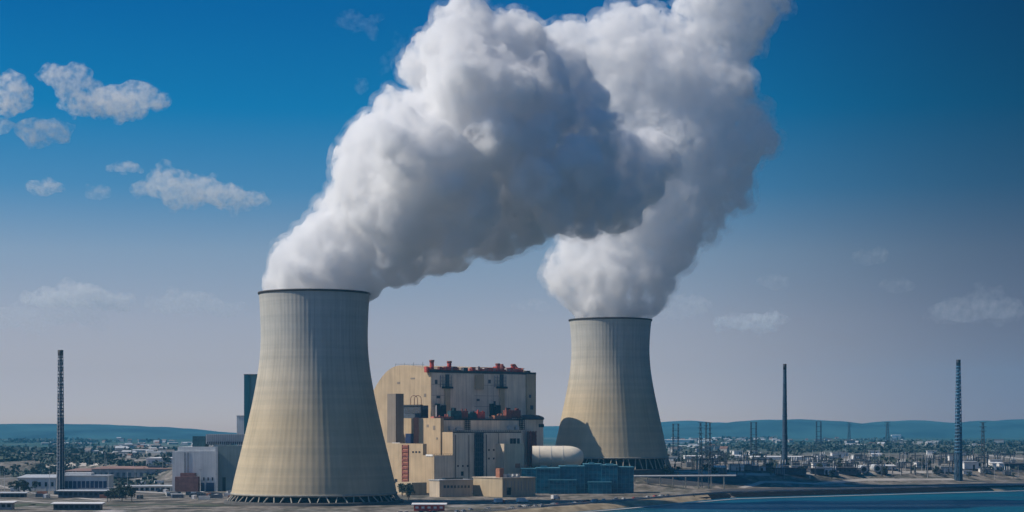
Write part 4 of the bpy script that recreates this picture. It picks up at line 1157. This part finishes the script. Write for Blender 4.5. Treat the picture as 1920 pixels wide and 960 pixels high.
for k in range(95):
    px = rs2.uniform(1255, 1915); py = rs2.choice((858, 864, 869, 873, 878, 882, 887, 893)) + rs2.uniform(-1.5, 1.5)
    if px < 1330 and py > 885: continue
    place(0, px, py, rs2.choice((0, 0, 0.15, 0.3)), rs2.uniform(0.55, 1.05))
for k in range(40): place(1, rs2.uniform(1290, 1915), rs2.uniform(862, 894), rs2.choice((0, 0.3)), rs2.uniform(1.0, 1.6))
for k in range(34): place(2, rs2.uniform(1255, 1915), rs2.uniform(846, 892), rs2.uniform(-.1, .4), rs2.uniform(0.9, 2.0))
# thin poles
def pole_proto():
    t = thing('lamp_mast', (0, 0, 0), 'thin pale mast standing among the yards', 'mast', 'thin masts in the yards')
    MB().tube((0, 0, -0.5), (0, 0, 18), 0.28, 6, 0.14).build('pole', M['pale'], t)
    MB().box((0, 0, 18.1), (2.2, 0.5, 0.3)).build('lamp_head', M['grey'], t)
    return t
protos.append(pole_proto()); used.append(0)
for k in range(70):
    px, py = (rs2.uniform(1240, 1915), rs2.uniform(862, 902)) if k < 46 else (rs2.uniform(0, 430), rs2.uniform(880, 930))
    place(3, px, py, rs2.uniform(0, 3), rs2.uniform(0.6, 1.15))
# long sheds on the right
for (x0, x1, yt, yb, mw, mr, lab) in (
    (1284, 1322, 856, 863, 'white', 'white', 'short white long-roofed shed right of the smaller cooling tower'),
    (1338, 1390, 855, 862, 'white', 'white', 'middle white shed of the row behind the switchyard'),
    (1409, 1538, 857, 862, 'white', 'white', 'longest white shed of the row behind the switchyard'),
    (1340, 1362, 876, 884, 'white', 'pale', 'small white shed behind the pair of thin pylons'),
    (1246, 1300, 825, 832, 'white', 'white', 'far pale hall beyond the smaller cooling tower'),
    (1310, 1336, 826, 832, 'white', 'white', 'far small pale hall left of the twin mast pylon'),
    (1452, 1512, 879, 892, 'steel', 'roof', 'dark shed at the foot of the plain dark chimney'),
    (1520, 1545, 880, 892, 'steel', 'roof', 'smaller dark shed right of the plain dark chimney'),
    (1562, 1606, 878, 893, 'steel', 'roof', 'dark shed beside the round grey tanks'),
    (1625, 1680, 874, 882, 'pale', 'white', 'pale shed behind the round grey tanks'),
    (1634, 1654, 852, 859, 'white', 'white', 'square cream building in the middle of the plain'),
    (1672, 1690, 816, 824, 'white', 'white', 'tall pale town block before the right hills'),
    (1861, 1868.5, 869, 884, 'white', 'white', 'left white cube of the two at the right edge'),
    (1873.5, 1882, 869, 883, 'white', 'white', 'right white cube of the two at the right edge'),
    (1884, 1935, 870, 882, 'steel', 'roof', 'long dark shed at the right edge of the switchyard'),
    (1815, 1850, 876, 883, 'pale', 'white', 'low pale shed between blue lattice chimney and white cubes')):
    low_shed('shed', x0, x1, yt, dist_at((x0 + x1) / 2, yb), 16, M[mw], M[mr], lab, 'shed', (yt + 3, yt + 6, 5, .4) if x1 - x0 > 30 and mw != 'white' else None, 'glass', 0.8, None, 0.5, 0.5)
for px, lab in ((1618, 'round grey tank with dark mouth, left of the pair'), (1643, 'round grey tank with dark mouth, right of the pair')):
    g = gp(px, 888); k = g.y / F
    t = thing('round_tank', g, lab, 'tank', 'round tanks in the switchyard')
    MB().tube((g.x, g.y - 6, g.z + 8 * k), (g.x, g.y + 14, g.z + 8 * k), 7.5 * k, 24).build('drum', M['pale'], t)
    MB().tube((g.x, g.y - 6.4, g.z + 8 * k), (g.x, g.y - 6.05, g.z + 8 * k), 4.5 * k, 20).build('mouth', M['dark'], t)
# pipe bridge right of the glass hall
pbr = thing('pipe_bridge', gp(1250, 905), 'long low pipe bridge on posts, right of the blue glass hall', 'pipe bridge')
pts = [(1186, 894), (1240, 893), (1287, 892), (1335, 892), (1372, 893)]
gd2 = 1640
MB().tube((W(1180, gd2), gd2, Z(893, gd2)), (W(1380, gd2), gd2, Z(892, gd2)), 0.8, 10).build('pipe', M['pale'], pbr)
MB().tube((W(1180, gd2), gd2 + 2.2, Z(892, gd2)), (W(1380, gd2), gd2 + 2.2, Z(891, gd2)), 0.5, 10).build('pipe', M['grey'], pbr)
for px in range(1190, 1380, 24):
    x = W(px, gd2); MB().box((x, gd2 + 1, (Z(894, gd2) + ground_z(x, gd2) - 1) / 2), (0.9, 2.6, Z(894, gd2) - ground_z(x, gd2) + 1)).build('post', M['leg_concrete'], pbr)

# ------------------------------------------------------------------ containers, vehicles
def cont_proto(mk, label):
    t = thing('shipping_container', (0, 0, 0), label, 'container', 'containers stored in the left yard')
    MB().box((0, 0, 1.45), (9, 2.6, 2.8)).build('body', M[mk], t)
    mb = MB()
    for sx in (-1, 1):
        for sy in (-1, 1): mb.box((sx * 4.5, sy * 1.3, 1.4), (0.25, 0.25, 2.95))
    mb.build('corner_post', M['grey'], t)
    MB().box((4.54, 0, 1.4), (0.08, 2.2, 2.4)).build('door', M['grey'], t)
    return t
cps = [cont_proto('white', 'white container in the yard left of the large cooling tower'), cont_proto('steel', 'dark blue grey container in the yard left of the large cooling tower'), cont_proto('orange_brown', 'brown container in the yard left of the large cooling tower')]
n0 = [0, 0, 0]
for k in range(54):
    i = rs2.choice((0, 0, 0, 1, 1, 2)); px = rs2.uniform(205, 440) if k < 36 else rs2.uniform(0, 200); py = rs2.uniform(900, 936)
    if 318 < px and py < 926: py = rs2.uniform(926, 938)
    g = gp(px, py)
    if n0[i] == 0: cps[i].location = g; cps[i].rotation_euler = (0, 0, rs2.uniform(-.2, .5))
    else: copy_tree(cps[i], g, rs2.choice((0, 0.2, 0.4, 1.5)))
    n0[i] += 1
def car_proto(mk, label):
    t = thing('parked_car', (0, 0, 0), label, 'car', 'cars parked along the riverside road')
    prof = [(-2.2, 0.35), (-2.2, 0.85), (-1.9, 0.98), (-1.3, 1.0), (0.95, 0.98), (2.0, 0.82), (2.2, 0.6), (2.2, 0.35)]
    def side(prof, w0):
        n_ = len(prof); vs = [(x, -w0, z) for x, z in prof] + [(x, w0, z) for x, z in prof]
        return vs, [list(range(n_))[::-1], [n_ + i for i in range(n_)]] + [[i, n_ + i, n_ + (i + 1) % n_, (i + 1) % n_][::-1] for i in range(n_)]
    MB().add(*side(prof, 0.88)).build('body', M[mk], t)
    MB().add(*side([(-1.95, 0.985), (-1.5, 1.42), (0.1, 1.46), (1.0, 0.985)], 0.76)).build('cabin_glass', M['glass'], t)
    MB().add(*side([(-1.48, 1.43), (-1.4, 1.5), (0.0, 1.53), (0.12, 1.47)], 0.74)).build('roof', M[mk], t)
    for sx in (-1.35, 1.35):
        for sy in (-0.86, 0.86): MB().tube((sx, sy - 0.1, 0.33), (sx, sy + 0.1, 0.33), 0.33, 12).build('wheel', M['dark'], t)
    return t
M['car_silver'] = pmat('silver_car_paint', (0.42, 0.43, 0.45), 0.3, 0.05, 0.5, metal=0.4)
cars = [car_proto('white', 'white car parked along the riverside road'), car_proto('steel', 'dark car parked along the riverside road'), car_proto('red', 'red car parked along the riverside road'), car_proto('car_silver', 'silver car parked along the riverside road')]
n1 = [0] * 4
for k in range(46):
    i = rs2.choice((0, 0, 1, 1, 1, 2, 3, 3)); px = rs2.uniform(770, 1120) if k < 32 else rs2.uniform(1120, 1300)
    x = 0
    # rows just behind the road
    d = 1330; x = W(px, d); off = rs2.choice((82, 82, 88, 95, 71)); y = shore_y(x) + off
    g = Vector((x, y, ground_z(x, y) + (0.12 if off == 71 else 0)))
    sl = math.atan2(shore_y(x + 5) - shore_y(x - 5), 10)
    if n1[i] == 0: cars[i].location = g; cars[i].rotation_euler = (0, 0, sl)
    else: copy_tree(cars[i], g, sl + rs2.choice((0, 0, math.pi, 1.57)))
    n1[i] += 1
def truck(px, py, label, mk='white', rz=0.5):
    g = gp(px, py); t = thing('box_truck', g, label, 'truck', 'trucks near the road')
    t.rotation_euler = (0, 0, rz); ORG[t] = Vector((0, 0, 0))
    MB().box((-1.5, 0, 2.3), (6.4, 2.5, 2.9)).build('cargo_box', M['white'], t)
    MB().prism([(2.0, -1.15), (4.1, -1.15), (4.1, 1.15), (2.0, 1.15)], 0.7, [2.9, 2.0, 2.0, 2.9]).build('cab', M[mk], t)
    MB().add([(3.0, -1.0, 2.52), (4.08, -1.0, 2.08), (4.08, 1.0, 2.08), (3.0, 1.0, 2.52)], [[0, 1, 2, 3]]).build('windscreen', M['glass'], t)
    MB().box((-0.4, 0, 0.75), (8.6, 1.2, 0.35)).build('chassis', M['dark'], t)
    for sx in (-3.4, -2.2, 3.1):
        for sy in (-1.0, 1.0): MB().tube((sx, sy - 0.15, 0.5), (sx, sy + 0.15, 0.5), 0.5, 12).build('wheel', M['dark'], t)
truck(980, 943, 'white box truck on the riverside road in front of the low tan building', 'white')
truck(1042, 937, 'white box truck with grey cab below the blue glass hall', 'grey', 0.9)
truck(937, 944, 'white box truck with red cab on the riverside road', 'red', 0.7)
truck(30, 922, 'white box truck parked beside the long white warehouse', 'white', 0.1)

# ------------------------------------------------------------------ far town
rt_ = random.Random(33)
def house_mesh(mats, w_, d_, h_, rh):
    mb = MB(); mb.box((0, 0, h_ / 2 - 0.5), (w_, d_, h_ + 1), 0, 0)
    hw, hd = w_ / 2 + .4, d_ / 2 + .4
    mb.add([(-hw, -hd, h_), (hw, -hd, h_), (hw, hd, h_), (-hw, hd, h_), (-hw, 0, h_ + rh), (hw, 0, h_ + rh)], [[0, 1, 5, 4], [2, 3, 4, 5], [1, 2, 5], [3, 0, 4], [3, 2, 1, 0]], 1)
    me = bpy.data.meshes.new('town_house'); me.from_pydata(mb.v, [], mb.f); me.polygons.foreach_set('material_index', mb.m)
    for m in mats: me.materials.append(m)
    return me
M['town_wall'] = pmat('town_render', (0.36, 0.34, 0.32), 0.8, 0.2, 0.02)
M['town_roof'] = pmat('town_roof', (0.20, 0.18, 0.17), 0.85, 0.3, 0.02)
hm = [house_mesh([M['town_wall'], M['pale']], 16, 11, 7, 3), house_mesh([M['town_wall'], M['brown_roof']], 14, 10, 6, 4), house_mesh([M['town_wall'], M['town_roof']], 13, 10, 6, 4),
      house_mesh([M['town_wall'], M['pale']], 30, 14, 6, 1.5), house_mesh([M['grey'], M['roof']], 24, 12, 10, 2)]
hlab = ['far pale house with a light grey roof in the town below the hills', 'far pale house with a brown roof in the town below the hills', 'far pale house with a dull tan roof in the town below the hills',
        'far long hall with pale roof in the town below the hills', 'far grey block with a dark roof in the town below the hills']
CL = [[(rt_.uniform(0, 430), rt_.triangular(822, 862, 836)) for _ in range(14)], [(rt_.uniform(1250, 1915), rt_.triangular(818, 850, 828)) for _ in range(18)]]
for k in range(280):
    cx_, cy_ = rt_.choice(CL[0] if k < 120 else CL[1])
    px = rt_.gauss(cx_, 26); py = max(817, rt_.gauss(cy_, 2.2))
    if k < 120: px = min(px, 440)
    else: px = max(px, 1236)
    i = rt_.choice((0, 0, 1, 2, 3, 3, 4)); g = gp(px, py)
    o = bpy.data.objects.new('town_house', hm[i]); COL.objects.link(o); o.location = g; o.rotation_euler = (0, 0, rt_.uniform(-0.6, 0.6))
    s_ = rt_.uniform(0.5, 1.0); o.scale = (s_, s_, s_ * rt_.uniform(0.8, 1.2))
    tag(o, hlab[i], 'house', 'houses of the far town')

# ------------------------------------------------------------------ trees and scrub
M['leaf'] = pmat('dark_leaves', (0.03, 0.05, 0.045), 0.9, scale=0.5, col2=(0.075, 0.095, 0.08))
M['bark'] = pmat('bark', (0.06, 0.045, 0.035), 0.95, 0.3, 1.0)
rl = random.Random(5)
def leaf_blob(mb, c, r, n, sz):
    for k in range(n):
        z = rl.uniform(-0.8, 1); t = rl.uniform(0, 6.283); q = math.sqrt(max(0, 1 - z * z)); rr = r * rl.uniform(0.55, 1.0)
        p = Vector((c[0] + rr * q * math.cos(t), c[1] + rr * q * math.sin(t), c[2] + rr * z * 0.8))
        a0 = Vector((rl.uniform(-1, 1), rl.uniform(-1, 1), rl.uniform(-1, 1))).normalized(); b0 = a0.orthogonal().normalized()
        c0 = a0.cross(b0); s_ = sz * rl.uniform(0.6, 1.4)
        mb.add([p + b0 * s_, p + c0 * s_, p - b0 * s_ * 0.8, p - c0 * s_ * 0.9], [[0, 1, 2, 3]])
def tree_proto(seed):
    t = thing('tree', (0, 0, 0), 'dark leafy tree standing among the yards', 'tree', 'trees on the plain')
    MB().tube((0, 0, -0.5), (0.2, 0.1, 5), 0.35, 7, 0.16).build('trunk', M['bark'], t)
    mb = MB()
    for k in range(9):
        a0 = rl.uniform(0, 6.28); rr = rl.uniform(0.3, 2.6)
        leaf_blob(mb, (rr * math.cos(a0), rr * math.sin(a0), rl.uniform(4, 8.5)), rl.uniform(1.2, 2.2), 60, 0.45)
    mb.build('crown', M['leaf'], t)
    return t
tps = [tree_proto(k) for k in range(3)]
seen = [0] * 3
tp_ = [(rl.uniform(752, 775), rl.uniform(928, 938)) for _ in range(7)] + [(rl.uniform(0, 110), rl.uniform(880, 894)) for _ in range(22)] + [(rl.uniform(20, 75), rl.uniform(921, 927)) for _ in range(9)] + \
      [(rl.uniform(130, 330), rl.uniform(858, 872)) for _ in range(18)] + [(rl.uniform(1245, 1900), rl.uniform(846, 900)) for _ in range(26)] + [(rl.uniform(190, 260), rl.uniform(934, 945)) for _ in range(8)]
for k, (px, py) in enumerate(tp_):
    i = k % 3; g = gp(px, py); s_ = rl.uniform(0.6, 1.25)
    if seen[i] == 0: tps[i].location = g; tps[i].scale = (s_,) * 3
    else: copy_tree(tps[i], g, rl.uniform(0, 6), s_)
    seen[i] += 1
mb = MB()
SC = [(rl.uniform(-20, 440), rl.triangular(820, 945, 840), rl.uniform(8, 45)) for _ in range(38)] + [(-10, 842, 40), (20, 848, 40), (0, 854, 30)] + [(rl.uniform(1230, 1930), rl.triangular(819, 898, 832), rl.uniform(10, 60)) for _ in range(60)]
for k in range(2600):
    cx_, cy_, wx_ = rl.choice(SC); px = rl.gauss(cx_, wx_); py = max(817, rl.gauss(cy_, 1.6))
    if py > 948 or (py > 903 and px > 440) or 440 < px < 1225: continue
    g = gp(px, py); r = rl.uniform(1.5, 4.0) * (1 + g.y / 4000)
    if g.y < 1720 and rl.random() < .6: r *= 0.4
    if px > 1225 and py > 850 and rl.random() < 0.7: continue
    if g.y > 2600 and rl.random() < 0.35: continue
    if 310 < px < 470 and py > 870 and py < 926: continue
    leaf_blob(mb, (g.x, g.y, g.z + r * 0.4), r, 10, r * 0.45)
    if g.y > 2600:
        for q in range(rl.randint(1, 4)):
            x = g.x + rl.uniform(-40, 40); y = g.y + rl.uniform(-15, 15); leaf_blob(mb, (x, y, ground_z(x, y) + r * .4), r * rl.uniform(.7, 1.3), 8, r * 0.5)
tag(mb.build('scrub', M['leaf']), 'dark scrub and hedges scattered over the plain', None, None, 'stuff')

# ------------------------------------------------------------------ clouds
def cloud(parts, d, dens, label, seed, voxel=7.5, name='cloud', group='small clouds', flat=1.0):
    k = d / F
    vm = steam_mat('cloud_vapour', dens * 0.8, 0.027 / k * 2.7, 0.40, 0.70, 0.0, 0.996)
    k = d / F
    balls = [(P(px, py, d + rd), rx * k * 1.4, (1.0, 0.8, 1.2 * ry / rx)) for px, py, rx, ry, rd in parts]
    me = puff_mesh(name, balls, voxel, [(80 * k / 2.7, 60 * k / 2.7), (30 * k / 2.7, 26 * k / 2.7), (12 * k / 2.7, 10 * k / 2.7)], seed, (14, 3), 4, 0.01)
    org = P(parts[0][0], parts[0][1], d); centre_mesh(me, org)
    tag(link_mesh(name, me, vm, None, org), label, 'cloud', group)
cloud([(20, 172, 28, 24, 0), (0, 185, 30, 20, 0), (38, 182, 14, 10, 0)], 9000, 0.022, 'round white cloud cut off by the left edge', 1)
cloud([(5, 234, 13, 10, 0), (-12, 236, 18, 11, 0)], 9000, 0.016, 'tiny white cloud scrap at the left edge', 2)
cloud([(215, 190, 48, 17, 0), (165, 193, 36, 15, 0), (258, 180, 32, 17, 40), (290, 190, 24, 8, 0), (135, 165, 26, 14, 0), (105, 140, 26, 11, 0), (140, 135, 18, 12, 0)], 9000, 0.018, 'largest white cloud of the upper left group, with a raised arm', 3)
cloud([(70, 243, 30, 15, 0), (100, 248, 26, 12, 0), (50, 245, 18, 10, 0), (125, 240, 12, 6, 0)], 9000, 0.015, 'oval white cloud below the largest cloud on the left', 4)
cloud([(235, 314, 20, 6, 0), (250, 318, 14, 4, 0), (215, 316, 12, 3, 0)], 9500, 0.014, 'small flat cloud above the long left cloud', 5)
cloud([(85, 351, 24, 7, 0), (70, 353, 16, 5, 0), (104, 354, 14, 4, 0)], 9500, 0.016, 'small flat bottomed cloud near the left edge', 6)
cloud([(178, 362, 16, 9, 0), (170, 355, 9, 7, 0), (195, 358, 11, 6, 0)], 9500, 0.008, 'small ragged thin cloud left of the long cloud', 7)
cloud([(320, 352, 44, 14, 0), (360, 362, 44, 15, 0), (405, 362, 40, 13, 0), (450, 372, 34, 9, 0), (335, 375, 26, 10, 0), (265, 354, 20, 7, 0), (482, 376, 16, 6, 0)], 9500, 0.014, 'long white cloud left of the steam', 8)
for pr, dn, lb_, sd in (([(150, 551, 34, 12, 0), (118, 558, 40, 10, 0), (190, 566, 36, 10, 0), (80, 564, 30, 7, 0), (220, 573, 22, 6, 0)], .013, 'soft heaped cloud low on the left', 11),
                        ([(30, 592, 60, 12, 0), (110, 588, 60, 12, 0), (-20, 596, 40, 10, 0)], .0030, 'faint hazy cloud bank at the left edge under the soft heaped cloud', 24),
                        ([(345, 560, 36, 10, 0), (375, 568, 34, 9, 0), (310, 572, 30, 8, 0), (420, 580, 30, 7, 0)], .0055, 'hazy low cloud left of the large cooling tower', 12),
                        ([(1410, 602, 44, 10, 0), (1450, 598, 26, 8, 0), (1370, 606, 24, 5, 0)], .0085, 'faint flat cloud low on the right', 13),
                        ([(1450, 527, 24, 8, 0)], .0022, 'small faint cloud right of the rising steam', 14),
                        ([(1635, 480, 24, 8, 0)], .0018, 'small faint cloud high on the right', 15),
                        ([(1290, 572, 34, 13, 0), (1250, 578, 26, 14, 0)], .0040, 'faint cloud touching the right plume', 16),
                        ([(990, 574, 28, 6, 0)], .0024, 'thin faint cloud between both plumes', 17),
                        ([(1820, 580, 60, 14, 0), (1870, 584, 40, 10, 0)], .0020, 'broad very faint cloud near the right edge', 18),
                        ([(1680, 535, 26, 8, 0)], .0014, 'very faint small cloud right of centre', 19)):
    cloud(pr, 11500, dn, lb_, sd, 14, group='faint low clouds')
for pr, dn, lb_, sd in (([(650, 35, 14, 12, 0), (672, 45, 14, 10, 0), (700, 62, 9, 13, 0), (708, 32, 12, 5, 0), (632, 38, 6, 8, 0), (690, 48, 16, 8, 0)], .0028, 'topmost torn wisp of cloud left of the steam', 21),
                        ([(745, 90, 9, 18, 0), (725, 118, 10, 14, 0), (712, 145, 6, 10, 0), (755, 78, 12, 7, 0)], .002, 'slanting torn wisp of cloud beside the steam', 22),
                        ([(677, 160, 11, 9, 0), (668, 152, 5, 6, 0)], .0045, 'lowest small torn wisp of cloud beside the steam', 23)):
    cloud(pr, 8000, dn, lb_, sd, 7, group='torn wisps of cloud')
